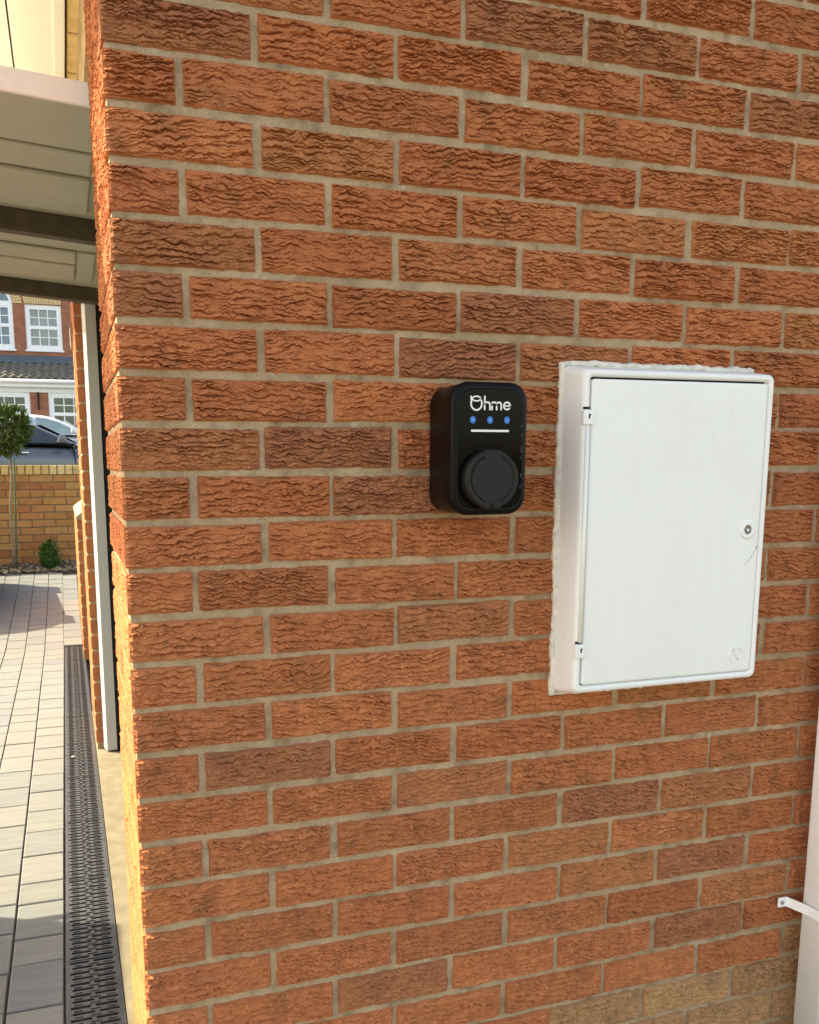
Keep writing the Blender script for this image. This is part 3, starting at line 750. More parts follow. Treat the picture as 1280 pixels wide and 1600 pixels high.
# pivot bar and hinges on the left
m = MB(); m.tube([(-bw + 0.0085, -0.0705, -bh + 0.095), (-bw + 0.0085, -0.0705, bh - 0.095)], 0.0042, 12); m.build('pivot_bar', M['white'], mbx, True)
for zz in (0.201, -0.204):
    m = MB(); m.box(-bw - 0.0010, -bw + 0.0195, -0.0738, -0.062, zz - 0.0125, zz + 0.0125); h = m.build('hinge', M['white'], mbx); bev(h, 0.0022, 3)
    m = MB(); m.box(-bw + 0.0085, -bw + 0.0112, -0.0742, -0.0733, zz - 0.002, zz + 0.0055); m.box(-bw + 0.0112, -bw + 0.0125, -0.0742, -0.0733, zz + 0.003, zz + 0.0055); m.build('slot', M['dark'], h)
    m = MB(); m.box(-bw + 0.001, -bw + 0.0115, -0.0712, -0.066, zz + 0.0136, zz + 0.0175); m.build('pivot_gap', M['dark'], h)
# lock
lx, lz = 1.115 - 0.957, 1.0045 - 1.003
def lc(r, y, n=32): return [(lx + r * math.cos(2 * math.pi * i / n), y, lz + r * math.sin(2 * math.pi * i / n)) for i in range(n)]
m = MB(); m.loft([lc(0.0165, -0.069), lc(0.0165, -0.0718), lc(0.0155, -0.0728), lc(0.0098, -0.0730), lc(0.0088, -0.0722), lc(0.0082, -0.060)], caps=False); lk = m.build('lock', M['white'], mdoor, True, -dvo)
m = MB(); m.prism([(lx + 0.0083 * math.cos(2 * math.pi * i / 20), lz + 0.0083 * math.sin(2 * math.pi * i / 20)) for i in range(20)], -0.0706, -0.0702); m.build('keyhole', simple('grey_keyhole', (0.16, 0.155, 0.15), 0.5), lk)
m = MB(); m.prism([(lx + 0.0038 * math.cos(2 * math.pi * i / 3 + .3), lz + 0.0038 * math.sin(2 * math.pi * i / 3 + .3)) for i in range(3)], -0.0722, -0.0702); m.build('key_pin', M['white'], lk)
# embossed N in a ring
ex, ez = 1.1055 - 0.957, 0.769 - 1.003
m = MB()
def ring2(r, y): return [(ex + r * math.cos(2 * math.pi * i / 40), y, ez + r * math.sin(2 * math.pi * i / 40)) for i in range(40)]
m.loft([ring2(0.0152, -0.0694), ring2(0.0149, -0.0714), ring2(0.0136, -0.0714), ring2(0.0135, -0.0694)], caps=False)
def emb(pts, w): ribbon(m, [(ex + a, ez + b) for a, b in pts], w, -0.0714, -0.0694)
emb([(-0.0068, -0.0095), (-0.0050, 0.0085)], 0.0026); emb([(0.0050, -0.0085), (0.0068, 0.0095)], 0.0026); emb([(-0.0050, 0.0085), (0.0050, -0.0085)], 0.0022)
m.build('emblem', M['white'], mdoor, False, -dvo)
# hairline crack by the edge of the door
m = MB(); pts = [(0.1835, -0.0295), (0.180, -0.036), (0.1765, -0.039), (0.174, -0.046), (0.169, -0.051), (0.163, -0.058), (0.1575, -0.064)]
ribbon(m, pts, 0.0007, -0.07012, -0.069); ribbon(m, [(0.180, -0.036), (0.1800, -0.028)], 0.0005, -0.07012, -0.069); m.build('crack', simple('crack_dirt', (0.28, 0.26, 0.22), 0.9), mdoor, False, -dvo)
# sealant squeezed out round the back
m = MB(); path = []
per = []
for k in range(220):
    t = k / 220 * 4; s = int(t); f = t - s
    w, h = bw + 0.0050, bh + 0.013
    P = [(-w + 2 * w * f, h), (w, h - 2 * h * f), (w - 2 * w * f, -h), (-w, -h + 2 * h * f)][s]
    nrm = [(0, 1), (1, 0), (0, -1), (-1, 0)][s]
    jit = 0.0022 * float(vn(k * 0.37, 3.1, 5)) + 0.0016 * float(vn(k * 1.3, 8.1, 6))
    per.append((P[0] + nrm[0] * jit, P[1] + nrm[1] * jit, 0.0046 + 0.0022 * abs(float(vn(k * .5, 1.7, 9))) + (0.0022 if s == 0 or s == 3 else -0.0005)))
rings = []
for k, (x, z, r) in enumerate(per):
    a, b_ = per[k - 1], per[(k + 1) % len(per)]
    t = Vector((b_[0] - a[0], 0, b_[1] - a[1])).normalized(); nn = Vector((t.z, 0, -t.x))
    c = Vector((x, -0.002, z)); rings.append([tuple(c + nn * (r * math.cos(2 * math.pi * i / 7)) * 0.8 + Vector((0, -1, 0)) * (r * 1.25 * math.sin(2 * math.pi * i / 7))) for i in range(7)])
rings.append(rings[0]); m.loft(rings, caps=False); m.build('sealant_bead', M['sealant'], mbx, True)

# ------------------------------------------------------------------ white square downpipe and its clip
px0 = 1.357
dp = thing('downpipe', 'white square plastic downpipe standing off the brick wall', 'pipe', (px0 + 0.0325, -0.0625, 0.0))
m = MB(); m.loft([[(x, y, z) for x, y in rrect(-0.0325, 0.0325, -0.0325, 0.0325, 0.006, 4)] for z in (0.0, 1.45)]); bo = m.build('pipe', M['whitepipe'], dp, True)
# pipe leaves the picture above the middle: ends in an offset toward the wall
m = MB(); m.loft([[(x + 0.02 * t, y + 0.0 * t, 1.44 + 0.12 * t) for x, y in rrect(-0.0325, 0.0325, -0.0325, 0.0325, 0.006, 4)] for t in (0, 1)])
bo.scale = (1, 1, 1)
cz = 0.385 + 0.005
m = MB()
prof = [(px0 - 0.040, -0.0055), (px0 - 0.021, -0.0055), (px0 - 0.0165, -0.009), (px0 - 0.0045, -0.055), (px0 - 0.0035, -0.1005), (px0 + 0.0685, -0.1005), (px0 + 0.0685, -0.007), (px0 + 0.10, -0.007)]
th_ = 0.0035
ring_o = []
P2 = [Vector((a, b, 0)) for a, b in prof]
for k, p in enumerate(P2):
    t = (P2[min(k + 1, len(P2) - 1)] - P2[max(k - 1, 0)]).normalized(); n_ = Vector((t.y, -t.x, 0))
    ring_o.append([tuple(p + Vector((0, 0, cz - 0.0105)) - Vector((px0 + 0.0325, -0.0625, 0))), tuple(p + Vector((0, 0, cz + 0.0105)) - Vector((px0 + 0.0325, -0.0625, 0))),
                   tuple(p + n_ * th_ + Vector((0, 0, cz + 0.0105)) - Vector((px0 + 0.0325, -0.0625, 0))), tuple(p + n_ * th_ + Vector((0, 0, cz - 0.0105)) - Vector((px0 + 0.0325, -0.0625, 0)))])
m.loft(ring_o); cl = m.build('pipe_clip', M['whitepipe'], dp); bev(cl, 0.0012, 2)
m = MB(); s0 = Vector((px0 - 0.031, -0.0092, cz)) - Vector((px0 + 0.0325, -0.0625, 0)); m.tube([s0, s0 + Vector((0, -0.0018, 0))], 0.0042, 12); m.build('screw', M['steel'], cl)

# ------------------------------------------------------------------ boundary wall
S8 = 1.08; WY = 8.80; WZ = gz(8.5) + 0.0
bwall = thing('boundary_wall', 'low tan brick boundary wall with buff brick coping behind the planting bed', 'wall')
WC = [(0.52, 0.245, 0.085), (0.47, 0.21, 0.075), (0.54, 0.27, 0.10), (0.44, 0.175, 0.065), (0.50, 0.22, 0.085), (0.40, 0.16, 0.065)]
mb0 = MB(); mb0.bbox(0, 0.215 * S8, 0, 0.1, 0, 0.065 * S8, 0.003); wme = bpy.data.meshes.new('brick'); wme.from_pydata(mb0.v, [], mb0.f); wme.update(); wme.materials.append(M['brick_far'])
mb0 = MB(); mb0.bbox(0, 0.065 * S8 , -0.012, 0.212, 0, 0.0915 * S8, 0.004); cme = bpy.data.meshes.new('coping_brick'); cme.from_pydata(mb0.v, [], mb0.f); cme.update(); cme.materials.append(M['brick_far'])
ztop = float(ony(60, 742, WY)[2]); zcop = float(ony(60, 728.5, WY)[2])
rest = MB()
nco = 13
for c in range(nco):
    z = ztop - 0.075 * S8 * (c + 1) + 0.008; x = -7.0 + (0.1125 * S8 if c % 2 else 0)
    while x < 1.6:
        if -1.25 < x < 0.35: inst('brick', wme, bwall, (x, WY, z), color=rng.choice(WC), rot=(0, 0, 0))
        else: rest.bbox(x, x + 0.215 * S8, WY, WY + 0.1, z, z + 0.065 * S8, 0.003)
        x += 0.225 * S8
rc = MB(); x = -7.0
while x < 1.6:
    if -1.25 < x < 0.35: inst('coping_brick', cme, bwall, (x, WY, ztop + 0.004), color=rng.choice([(0.76, 0.54, 0.24), (0.72, 0.48, 0.2), (0.8, 0.58, 0.28), (0.68, 0.44, 0.19)]))
    else: rc.bbox(x, x + 0.065 * S8, WY - 0.012, WY + 0.212, ztop + 0.004, ztop + 0.004 + 0.0915 * S8, 0.004)
    x += 0.0755 * S8
o = stuff(rest.build('brick_field', M['brick_far'], bwall)); o.color = (0.32, 0.17, 0.07, 1)
o = stuff(rc.build('coping_field', M['brick_far'], bwall)); o.color = (0.6, 0.4, 0.18, 1)
m = MB(); m.box(-7.0, 1.7, WY + 0.004, WY + 0.2, ztop - 0.075 * S8 * nco - 0.1, ztop + 0.003); m.box(-7.0, 1.7, WY - 0.006, WY + 0.206, ztop + 0.0035, ztop + 0.004 + 0.0915 * S8 - 0.006); m.build('mortar', M['mortar_tan'], bwall)

# ------------------------------------------------------------------ bay tree, shrub
TY = 8.47
def tp(x, y): p_ = ony(x, y, TY); return Vector(p_)
base_ = tp(22, 887); top_ = tp(15, 700); cen = tp(8, 672); rad = (tp(52, 672) - tp(8, 672)).length * 0.87
tz = gz(TY) + 0.01
bt = thing('bay_tree', 'clipped bay tree with round leafy head on a slim pale stem', 'tree', (base_.x, TY, tz))
o0 = Vector((base_.x, TY, tz))
m = MB(); pts = [Vector((base_.x, TY, tz - 0.03)), Vector((base_.x * .8 + top_.x * .2, TY, tz + 0.2)), (base_ + top_) / 2 + Vector((-0.012, 0, 0)), tp(18, 735), Vector((cen.x + 0.02, TY, cen.z + 0.05))]
m.tube([p - o0 for p in pts], [0.016, 0.013, 0.011, 0.011, 0.007], 9)
for k in range(14):
    a = rng.uniform(0, 6.28); e = rng.uniform(-0.5, 1.1); d = Vector((math.cos(a) * math.cos(e), math.sin(a) * math.cos(e), math.sin(e)))
    s = Vector((cen.x + 0.01, TY, cen.z - 0.12 + 0.1 * rng.random())); m.tube([s - o0, s + d * rad * 0.4 - o0 + Vector((0, 0, .03)), s + d * rad * 0.8 - o0], [0.006, 0.004, 0.002], 5)
m.build('trunk', M['bark'], bt, True)
def leaf(mb, p, d, L, w, rng=rng):
    d = d.normalized(); s = d.cross(Vector((rng.uniform(-1, 1), rng.uniform(-1, 1), rng.uniform(-1, 1)))).normalized(); n = d.cross(s)
    fold = n * w * 0.25
    mb.add([p, p + d * L * 0.45 + s * w + fold, p + d * L - n * L * 0.12, p + d * L * 0.45 - s * w + fold, p + d * L * 0.5 - fold * .2], [(0, 1, 4), (1, 2, 4), (2, 3, 4), (3, 0, 4)])
m = MB()
for k in range(1500):
    u = Vector((rng.gauss(0, 1), rng.gauss(0, 1), rng.gauss(0, 1))).normalized()
    rr = rad * (0.45 + 0.55 * rng.random() ** 0.5) * (1 + 0.10 * float(vn(u.x * 2.4, u.y * 2.4 + u.z * 3, 14)))
    if rng.random() < 0.22 and float(vn(u.x * 4, u.z * 4 + u.y, 15)) > 0.15: continue
    p = Vector((cen.x, TY, cen.z)) + Vector((u.x, u.y, u.z * 0.98)) * rr - o0
    d = u + Vector((rng.gauss(0, .7), rng.gauss(0, .7), rng.gauss(0.25, .6)))
    leaf(m, p, d, rng.uniform(0.055, 0.095), rng.uniform(0.013, 0.021))
m.build('crown', M['leaf'], bt)
m = MB(); a = tp(26, 887); b_ = tp(22.5, 715); m.tube([Vector((a.x, TY + 0.02, tz - 0.05)) - o0, Vector((b_.x, TY + 0.01, b_.z)) - o0], 0.009, 8); m.build('stake', M['stake'], bt)
SY = 8.44
sp = Vector(ony(81, 886, SY))
sh = thing('shrub', 'small dense green shrub with yellow tips at the foot of the tan wall', 'shrub', (sp.x, SY, gz(SY)))
m = MB(); w_ = abs(ony(97, 850, SY)[0] - ony(63, 850, SY)[0]) / 2; h_ = 0.9 * float(ony(70, 836, SY)[2] - ony(80, 888, SY)[2]); w_ *= 0.85
for k in range(1300):
    a = rng.uniform(0, 6.28); t = rng.random(); r = w_ * (0.35 + 0.75 * math.sin(math.pi * min(1, 0.18 + t * 0.8)) ** 0.7) * math.sqrt(rng.random()) * (1 + 0.25 * math.sin(3 * a))
    p = Vector((r * math.cos(a) - 0.03 * t, r * math.sin(a) * 0.8, t * h_ * (0.80 + 0.25 * float(vn(a * 1.3, 2, 8)))))
    leaf(m, p, Vector((math.cos(a) * .5, math.sin(a) * .5, 1.2)) + Vector((rng.gauss(0, .35), rng.gauss(0, .35), 0)), rng.uniform(0.025, 0.045), rng.uniform(0.005, 0.009))
m.build('foliage', M['shrub'], sh)
m = MB()
for k in range(6): 
    a = k; m.tube([(0, 0, -0.03), (0.02 * math.cos(a), 0.02 * math.sin(a), h_ * .4), (0.05 * math.cos(a), 0.05 * math.sin(a), h_ * .75)], [0.006, 0.004, 0.002], 5)
m.build('stem', M['bark'], sh)

# ------------------------------------------------------------------ cars
def car(name, label, loc, rz, paint, glass, hgt=1.43):
    t = thing(name, label, 'car', loc, None, rz)
    s = hgt / 1.43
    # lower body, stations along x: (x, half width, sill z, shoulder z, top z)
    st = [(0.0, 0.62, 0.42, 0.62, 0.80), (0.10, 0.78, 0.30, 0.72, 0.93), (0.45, 0.86, 0.24, 0.78, 0.98), (1.2, 0.885, 0.22, 0.80, 0.96), (2.2, 0.89, 0.22, 0.79, 0.93),
          (3.0, 0.885, 0.22, 0.77, 0.92), (3.6, 0.86, 0.24, 0.72, 0.86), (4.05, 0.80, 0.26, 0.64, 0.76), (4.25, 0.66, 0.34, 0.56, 0.66), (4.32, 0.50, 0.40, 0.50, 0.58)]
    rings = []
    for x, w, z0, z1, z2 in st:
        rings.append([(x, -w * .92, z0), (x, -w, z0 + .16), (x, -w, z1 - .1), (x, -w * .985, z1), (x, -w * .90, z2 - .02), (x, -w * .72, z2), (x, w * .72, z2), (x, w * .90, z2 - .02), (x, w * .985, z1), (x, w, z1 - .1), (x, w, z0 + .16), (x, w * .92, z0)])
    b = MB().loft([[(x, y, z * s) for x, y, z in r] for r in rings]).build('body', paint, t, True)
    md = b.modifiers.new('subsurf', 'SUBSURF'); md.levels = 1; md.render_levels = 2
    gh = [(0.28, 0.60, 0.97, 1.0), (0.75, 0.56, 0.95, 1.25), (1.15, 0.56, 0.95, 1.385), (1.7, 0.56, .95, 1.43), (2.15, 0.56, .95, 1.40), (2.45, 0.55, .94, 1.30), (2.85, 0.56, .93, 1.10), (3.2, 0.62, .92, 0.93)]
    rings = []
    for x, wt, zb, zt in gh:
        f = (zt - 0.93) / 0.5; wtop = 0.80 - 0.24 * max(0, f)
        rings.append([(x, -0.80, zb - .04), (x, -wtop, max(zb - .03, zt - .05)), (x, -wtop + .10, zt), (x, wtop - .10, zt), (x, wtop, max(zb - .03, zt - .05)), (x, 0.80, zb - .04)])
    b = MB().loft([[(x, y, z * s) for x, y, z in r] for r in rings]).build('roof', paint, t, True)
    md = b.modifiers.new('subsurf', 'SUBSURF'); md.levels = 1; md.render_levels = 2
    def side(sg, poly, nm, mat, off=0.012):
        P = []
        for x, z in poly:
            f = (z - 0.93) / 0.5; y = (0.80 - 0.24 * f) * sg; P.append((x, y, z * s))
        m = MB(); m.loft([[(x, y + sg * off, z) for x, y, z in P], [(x, y - sg * 0.03, z) for x, y, z in P]]); o = m.build(nm, mat, t); return o
    for sg in (-1, 1):
        side(sg, [(1.93, .985), (2.86, .975), (2.74, 1.06), (2.42, 1.22), (2.15, 1.305), (1.93, 1.335)], 'side_window', glass)
        side(sg, [(0.80, 1.02), (1.86, .985), (1.86, 1.335), (1.55, 1.345), (1.2, 1.315), (0.95, 1.22)], 'side_window', glass)
        side(sg, [(0.70, .965), (3.0, .945), (2.98, .972), (0.72, .99)], 'window_trim', M['chrome'] if paint is M['carsilver'] else M['black'], 0.016)
        m = MB(); y = sg * 0.955; m.add([(2.66, sg * .84, .97), (2.83, sg * .84, .97), (2.80, sg * 1.02, .965), (2.66, sg * 1.03, .965), (2.66, sg * .84, 1.02), (2.80, sg * .84, 1.04), (2.76, sg * 1.03, 1.11), (2.66, sg * 1.03, 1.12)],
                          [(0, 3, 2, 1), (4, 5, 6, 7), (0, 1, 5, 4), (1, 2, 6, 5), (2, 3, 7, 6), (3, 0, 4, 7)]); bev(m.build('wing_mirror', paint, t, True), 0.03, 3)
        for hx in (1.98, 1.02):
            m = MB(); m.box(hx, hx + 0.2, min(sg * .885, sg * .925), max(sg * .885, sg * .925), .80, .825); bev(m.build('door_handle', M['chrome'], t), 0.006)
        for sx_ in (1.90, 2.95, 0.85):
            m = MB(); m.box(sx_, sx_ + 0.006, min(sg * .80, sg * .893), max(sg * .80, sg * .893), .30, .93); m.build('door_seam', M['dark'], t)
        for wx in (0.78, 3.45):
            m = MB(); n = 28
            def wr(r, y): return [(wx + r * math.cos(2 * math.pi * i / n), y, 0.315 + r * math.sin(2 * math.pi * i / n)) for i in range(n)]
            m.loft([wr(.20, sg * .70), wr(.30, sg * .70), wr(.315, sg * .72), wr(.315, sg * .88), wr(.30, sg * .90), wr(.21, sg * .90)]); w = m.build('wheel', M['tyre'], t, True)
            m = MB(); m.loft([wr(.208, sg * .88), wr(.20, sg * .905), wr(.06, sg * .885), wr(.03, sg * .90)]); m.build('rim', M['chrome'], w)
    m = MB(); m.add([(2.52, -.50, 1.295 * s), (2.52, .50, 1.295 * s), (3.12, .62, .985 * s), (3.12, -.62, .985 * s)], [(0, 3, 2, 1)]); m.build('windscreen', glass, t)
    for sg in (-1, 1):
        m = MB(); m.box(4.17, 4.30, min(sg * .40, sg * .66), max(sg * .40, sg * .66), .56, .66); bev(m.build('headlight', M['carglass'], t, True), 0.03, 3)
        m = MB(); m.box(-0.005, 0.10, min(sg * .48, sg * .74), max(sg * .48, sg * .74), .68, .86); bev(m.build('tail_light', simple('red_lens', (0.4, 0.02, 0.02), 0.2), t, True), 0.02, 3)
    return t
p = ony(1078 * 0.109375, 590 + 935 * 0.109375, 19.5)
car('silver_car', 'silver hatchback parked in front of the house across the road', (float(p[0]) - 2.74, 20.4, gz(20.0)), 0.0, M['carsilver'], M['carglass'], float(ony(50, 648, 20.4)[2]) - gz(20.0) + 0.01)
p = ony(87, 704, 14.5)
car('dark_car', 'dark blue grey car parked behind the tan boundary wall', (float(p[0]) - 2.95 * math.cos(0.35), 14.4, gz(14.4)), math.radians(18), M['cardark'], M['cardglass'], 1.42)

# ------------------------------------------------------------------ house across the road
HY = 28.0
def hp(x, y, Y=HY): q = ony(x, y, Y); return float(q[0]), float(q[2])
s1 = 180 / 1280; s2 = 140 / 1280
def a1(x, y, Y=HY): return hp(x * s1, 420 + y * s1, Y)
def a2(x, y, Y=HY): return hp(x * s2, 590 + y * s2, Y)
hs = thing('brick_house', 'red brick house with buff brick lintels and white windows across the road', 'house', (0, HY, gz(HY)))
def hbuild(m, nm, mat, par=hs, smooth=False):
    o = m.build(nm, mat, None, smooth); o.parent = par
    if par is hs: o.matrix_parent_inverse = Matrix.Translation((0, -HY, -gz(HY)))
    return o
hgz = gz(HY) - 0.3
def wall_with_holes(x0, x1, z0, z1, holes, y0, y1):
    xs = sorted({x0, x1, *[h[0] for h in holes], *[h[1] for h in holes]}); zs = sorted({z0, z1, *[h[2] for h in holes], *[h[3] for h in holes]})
    m = MB()
    for a, b in zip(xs, xs[1:]):
        for c, d in zip(zs, zs[1:]):
            mx, mz = (a + b) / 2, (c + d) / 2
            if not any(h[0] < mx < h[1] and h[2] < mz < h[3] for h in holes): m.box(a, b, y0, y1, c, d)
    return m
wTL = a1(272, 392); wBR = a1(705, 910); wL = (wTL[0] + a1(300, 893)[0]) / 2; wR = (a1(670, 415)[0] + wBR[0]) / 2
upw = (wL, wR, wBR[1], wTL[1])
aR = a1(160, 888)[0] + 0.02; aW = 0.95
arw = (aR - aW, aR, upw[2], a1(60, 375)[1])
g1R = a2(425, 220)[0]; g1T = a2(300, 205)[1]; g2L = a2(688, 220)[0]; gB = g1T - 1.55
gw1 = (g1R - 1.7, g1R, gB, g1T); gw2 = (g2L, g2L + 1.7, gB, g1T)
arc_top = arw[3] + aW / 2
holes_u = [upw, (arw[0], arw[1], arw[2], arc_top)]
zmid = a1(400, 965)[1]
hbuild(wall_with_holes(-3.2, 4.5, zmid - 0.9, zmid + 3.2, holes_u, HY, HY + 0.25), 'upper_wall', M['housewall'])
FYH = HY - 1.2
def b2(x, y): return a2(x, y, FYH)
g1R = b2(425, 220)[0]; g1T = b2(300, 205)[1]; g2L = b2(688, 220)[0]; gB = g1T - 1.5
gw1 = (g1R - 1.7, g1R, gB, g1T); gw2 = (g2L, g2L + 1.7, gB, g1T)
hbuild(wall_with_holes(-3.2, 4.5, hgz - 0.2, g1T, [gw1, gw2], FYH, FYH + 0.25), 'lower_wall', M['housewall'])
m = MB(); m.box(-3.2, 4.5, HY + 4, HY + 4.2, hgz, zmid + 3.2); m.box(-3.2, -3.0, HY + .26, HY + 4, hgz, zmid + 3.2); m.box(4.3, 4.5, HY + .26, HY + 4, hgz, zmid + 3.2); hbuild(m, 'outer_wall', M['housewall'])
m = MB(); m.box(-2.9, 4.2, HY + 1.2, HY + 1.25, hgz, zmid + 3.1); hbuild(m, 'room_wall', M['inner'])
m = MB(); m.add([(-3.6, HY - .4, zmid + 3.0), (4.9, HY - .4, zmid + 3.0), (4.9, HY + 2.2, zmid + 4.6), (-3.6, HY + 2.2, zmid + 4.6), (-3.6, HY + 4.7, zmid + 3.0), (4.9, HY + 4.7, zmid + 3.0)], [(0, 1, 2, 3), (3, 2, 5, 4), (0, 3, 4), (1, 5, 2), (0, 4, 5, 1)]); hbuild(m, 'main_roof', M['slate'])
def bars(m, x0, x1, z0, z1, nx, nz, y, w=0.028, rail=None):
    for i in range(1, nx): x = x0 + (x1 - x0) * i / nx; m.box(x - w / 2, x + w / 2, y, y + 0.02, z0, z1)
    for j in range(1, nz): z = z0 + (z1 - z0) * j / nz; m.box(x0, x1, y - 0.0015, y + 0.0185, z - w / 2, z + w / 2)
def window(hole, Y, sashes, gmat, fr=0.085):
    x0, x1, z0, z1 = hole
    w = MB()
    w.box(x0, x0 + fr, Y + 0.03, Y + 0.11, z0, z1); w.box(x1 - fr, x1, Y + 0.03, Y + 0.11, z0, z1)
    w.box(x0 + fr, x1 - fr, Y + 0.03, Y + 0.11, z0, z0 + fr); w.box(x0 + fr, x1 - fr, Y + 0.03, Y + 0.11, z1 - fr, z1)
    W = hbuild(w, 'window', M['upvc'])
    ix0, ix1, iz0, iz1 = x0 + fr, x1 - fr, z0 + fr, z1 - fr
    n = len(sashes); zz = iz0; sf = 0.05
    for i, (hfrac, nx, nz) in enumerate(sashes):
        za, zb = zz, zz + (iz1 - iz0) * hfrac; zz = zb
        m = MB(); y = Y + 0.022 + 0.012 * i
        m.box(ix0, ix0 + sf, y, y + 0.05, za, zb); m.box(ix1 - sf, ix1, y, y + 0.05, za, zb); m.box(ix0 + sf, ix1 - sf, y, y + 0.05, za, za + sf); m.box(ix0 + sf, ix1 - sf, y, y + 0.05, zb - sf, zb)
        bars(m, ix0 + sf, ix1 - sf, za + sf, zb - sf, nx, nz, y + 0.012)
        hbuild(m, 'sash', M['upvc'], W)
        for a in range(nx):
            for b in range(nz):
                q = MB(); xa = ix0 + sf + (ix1 - ix0 - 2 * sf) * a / nx; xb = ix0 + sf + (ix1 - ix0 - 2 * sf) * (a + 1) / nx
                zc_ = za + sf + (zb - za - 2 * sf) * b / nz; zd = za + sf + (zb - za - 2 * sf) * (b + 1) / nz
                q.box(xa, xb, y + 0.0335, y + 0.040, zc_, zd); hbuild(q, 'pane', gmat, W)
    m = MB(); m.box(x0 - 0.04, x1 + 0.04, Y - 0.05, Y + 0.04, z0 - 0.055, z0 - 0.002); hbuild(m, 'sill', M['upvc'], W)
    return W
window(upw, HY, [(0.5, 3, 2), (0.5, 3, 2)], M['pane'])
# arched stair window: rectangular part and a half-round light
window(arw, HY, [(0.52, 3, 2), (0.48, 3, 2)], M['panegb'])
acx, acz, ar = (arw[0] + arw[1]) / 2, arw[3], aW / 2
def half(r, n=18): return [(acx + r * math.cos(math.pi * k / n), acz + r * math.sin(math.pi * k / n)) for k in range(n + 1)]
m = MB(); oo, ii = half(ar), half(ar - 0.085)
for k in range(18): m.prism([oo[k], oo[k + 1], ii[k + 1], ii[k]], HY + 0.03, HY + 0.11)
m.box(acx - ar + .085, acx + ar - .085, HY + 0.03, HY + 0.11, acz, acz + 0.06)
for a in (60, 120):
    c_, s_2 = math.cos(math.radians(a)), math.sin(math.radians(a)); m.prism([(acx - .014 * s_2, acz), (acx + .014 * s_2, acz), (acx + (ar - .08) * c_ + .014, acz + (ar - .08) * s_2), (acx + (ar - .08) * c_ - .014, acz + (ar - .08) * s_2)], HY + 0.035, HY + 0.06)
AW = hbuild(m, 'arched_light', M['upvc'])
m = MB(); m.prism(half(ar - 0.08), HY + 0.065, HY + 0.072); hbuild(m, 'pane', M['panegb'], AW)
# spandrels between the square opening and the arch: brickwork, then the buff arch ring
m = MB(); n = 18
for sgn in (-1, 1):
    for k in range(9):
        a0, a1_ = math.pi / 2 * k / 9, math.pi / 2 * (k + 1) / 9
        p0 = (acx + sgn * ar * math.cos(a0), acz + ar * math.sin(a0)); p1 = (acx + sgn * ar * math.cos(a1_), acz + ar * math.sin(a1_))
        poly = [p0, (acx + sgn * ar, p0[1]), (acx + sgn * ar, p1[1]), p1]
        m.prism(poly if sgn > 0 else poly[::-1], HY + 0.001, HY + 0.24)
hbuild(m, 'spandrel', M['housewall'])
m = MB(); r0, r1 = ar + 0.012, ar + 0.27
for k in range(26):
    t0 = math.pi * (k + 0.10) / 26; t1 = math.pi * (k + 0.90) / 26
    m.prism([(acx + r0 * math.cos(t0), acz + r0 * math.sin(t0)), (acx + r1 * math.cos(t0), acz + r1 * math.sin(t0)), (acx + r1 * math.cos(t1), acz + r1 * math.sin(t1)), (acx + r0 * math.cos(t1), acz + r0 * math.sin(t1))], HY - 0.02, HY - 0.001)
stuff(hbuild(m, 'arch_bricks', M['buff']))
lt = a1(230, 280); lr = a1(690, 318); lb = a1(675, 400)
m = MB(); n = 15; xa, xb = lt[0] + 0.03, lr[0]; z0, z1 = upw[3] + 0.02, max(lt[1], lr[1])
for k in range(n):
    f0, f1 = (k + 0.10) / n, (k + 0.90) / n; lean = lambda f: (f - 0.5) * 0.12
    m.prism([(xa + 0.05 + (xb - xa - 0.1) * f0, z0), (xa + 0.05 + (xb - xa - 0.1) * f1, z0), (xa + 0.05 + (xb - xa - 0.1) * f1 + lean(f1), z1), (xa + 0.05 + (xb - xa - 0.1) * f0 + lean(f0), z1)], HY - 0.02, HY - 0.001)
stuff(hbuild(m, 'lintel_bricks', M['buff']))
# lean-to roof over the ground floor: flashing, tiles, gutter, fascia
zf0 = a1(400, 1035, HY - 0.1)[1]; ze = a1(400, 1205, FYH - 0.25)[1]; yf, ye = HY - 0.12, FYH - 0.25
m = MB(); m.add([(-3.2, HY - 0.004, zmid), (4.5, HY - 0.004, zmid), (4.5, yf - 0.1, zf0 - 0.02), (-3.2, yf - 0.1, zf0 - 0.02), (-3.2, HY - 0.004, zmid - .03), (4.5, HY - 0.004, zmid - .03), (4.5, yf - 0.1, zf0 - 0.05), (-3.2, yf - 0.1, zf0 - 0.05)], [(0, 3, 2, 1), (4, 5, 6, 7), (0, 1, 5, 4), (1, 2, 6, 5), (2, 3, 7, 6), (3, 0, 4, 7)]); hbuild(m, 'flashing', M['lead'])
m = MB(); nrow = 5
for r in range(nrow):
    f0, f1 = r / nrow, (r + 1.12) / nrow
    ya, za = yf + (ye - yf) * f0, zf0 + (ze - zf0) * f0; yb, zb = yf + (ye - yf) * f1, zf0 + (ze - zf0) * f1
    nxs = 340; xs = [-3.2 + 7.7 * i / nxs for i in range(nxs + 1)]
    wv = [0.030 * math.sin(2 * math.pi * (x / 0.23)) for x in xs]
    m.loft([[(x, ya, za + w - 0.03) for x, w in zip(xs, wv)], [(x, yb, zb + w + 0.035) for x, w in zip(xs, wv)], [(x, yb, zb + w - 0.02) for x, w in zip(xs, wv)]], caps=False, closed=False)
stuff(hbuild(m, 'roof_tiles', M['slate']))
gT, gBm, fB = a2(300, 15, ye)[1], a2(300, 62, ye)[1], b2(300, 203)[1]
m = MB(); m.tube([(-3.2, ye - 0.03, gT - 0.06), (4.5, ye - 0.03, gT - 0.06)], 0.06, 12); hbuild(m, 'gutter', M['upvc'], hs, True)
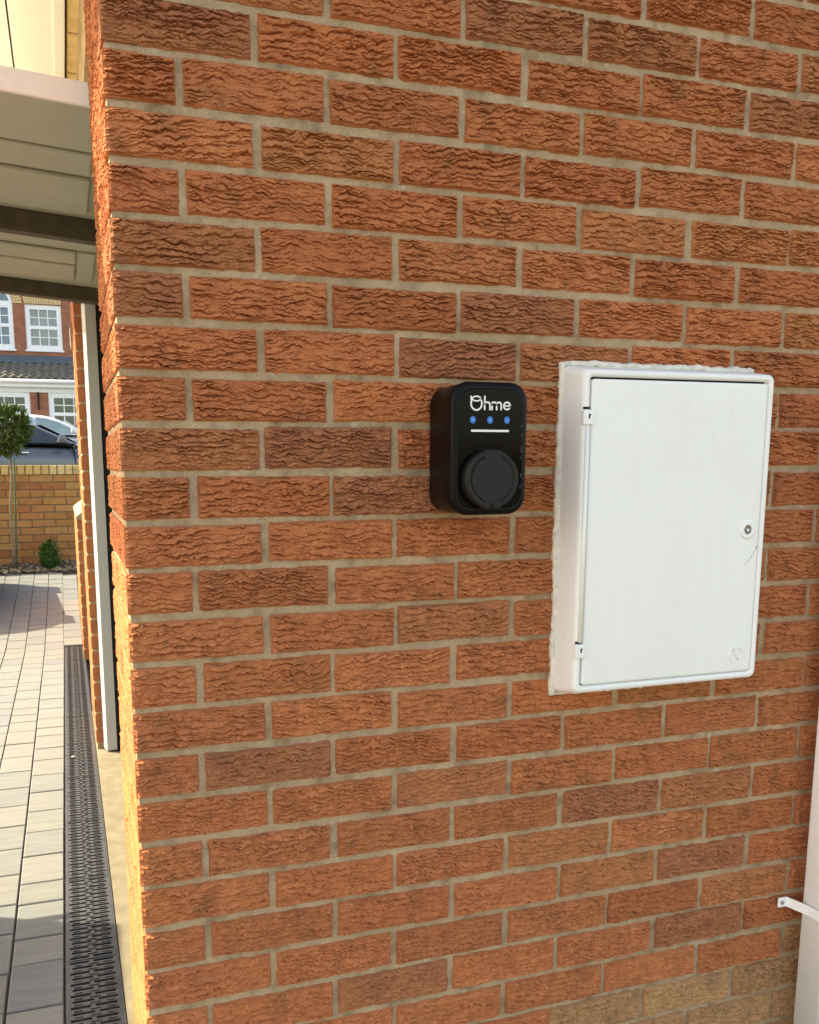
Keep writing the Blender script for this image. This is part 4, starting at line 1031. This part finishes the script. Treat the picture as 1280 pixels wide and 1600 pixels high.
m = MB(); m.box(-3.2, 4.5, ye + 0.04, ye + 0.07, gT - 0.22, gT - 0.02); m.box(-3.2, 4.5, FYH - 0.02, FYH + 0.05, fB - 0.005, gT - 0.2); m.box(-3.2, 4.5, ye + 0.07, FYH + 0.05, gT - 0.22, gT - 0.205); hbuild(m, 'fascia', M['upvc'])
window(gw1, FYH, [(0.60, 5, 2), (0.40, 5, 2)], M['paneg'], 0.10); window(gw2, FYH, [(0.60, 5, 2), (0.40, 5, 2)], M['paneg'], 0.10)
bx, bz = b2(552, 335); m = MB(); m.box(bx - 0.02, bx + 0.02, FYH - 0.03, FYH - 0.001, bz - 0.26, bz + 0.26); m.box(bx - 0.05, bx + 0.05, FYH - 0.028, FYH - 0.002, bz + 0.14, bz + 0.17); hbuild(m, 'wall_tie', M['dark'])

# ------------------------------------------------------------------ unseen car and bin, added beside the drive to shade it
c3 = car('shade_car', 'unseen dark car added to cast a shadow on the block paving', (-5.07, 7.2, gz(7.1) - 0.03), 0.0, M['cardark'], M['cardglass'], 1.42)
wb = thing('shade_bin', 'unseen grey wheelie bin added to cast a shadow on the block paving', 'bin', (-1.35, 1.42, 0.001))  # out-of-view bin, added only for its shadow on the near paving
m = MB(); m.loft([[(-0.22, -0.24, 0.06), (0.22, -0.24, 0.06), (0.22, 0.24, 0.06), (-0.22, 0.24, 0.06)], [(-0.28, -0.30, 0.98), (0.28, -0.30, 0.98), (0.28, 0.33, 0.98), (-0.28, 0.33, 0.98)]]); bev(m.build('body', M['bin'], wb), 0.02, 3)
m = MB(); m.loft([[(-0.30, -0.33, 0.982), (0.30, -0.33, 0.982), (0.30, 0.34, 0.982), (-0.30, 0.34, 0.982)], [(-0.28, -0.30, 1.05), (0.28, -0.30, 1.05), (0.28, 0.34, 1.07), (-0.28, 0.34, 1.07)]]); bev(m.build('lid', M['bin'], wb), 0.015, 3)
for s in (-1, 1):
    m = MB(); m.tube([(s * 0.20, 0.24, 0.10), (s * 0.26, 0.24, 0.10)], 0.10, 20); m.build('wheel', M['tyre'], wb, True)
m = MB(); m.tube([(-0.24, 0.38, 0.96), (0.24, 0.38, 0.96)], 0.016, 10); m.build('handle', M['bin'], wb, True)

pp = onz(115, 1183, 0.004)
m = MB(); rings = []
for j in range(6):
    t = math.pi * (j + 0.5) / 6; rings.append([(0.009 * math.sin(t) * math.cos(a) * (1 + 0.15 * math.sin(3 * a)), 0.006 * math.sin(t) * math.sin(a), 0.004 * (1 - math.cos(t))) for a in [2 * math.pi * i / 10 for i in range(10)]])
m.loft(rings)
tag(m.build('pebble', simple('white_pebble', (0.7, 0.69, 0.66), 0.7, var=0.1, nscale=200), None, True, (float(pp[0]), float(pp[1]), 0.0018)), 'small white pebble lying on the black drain grating', 'pebble')
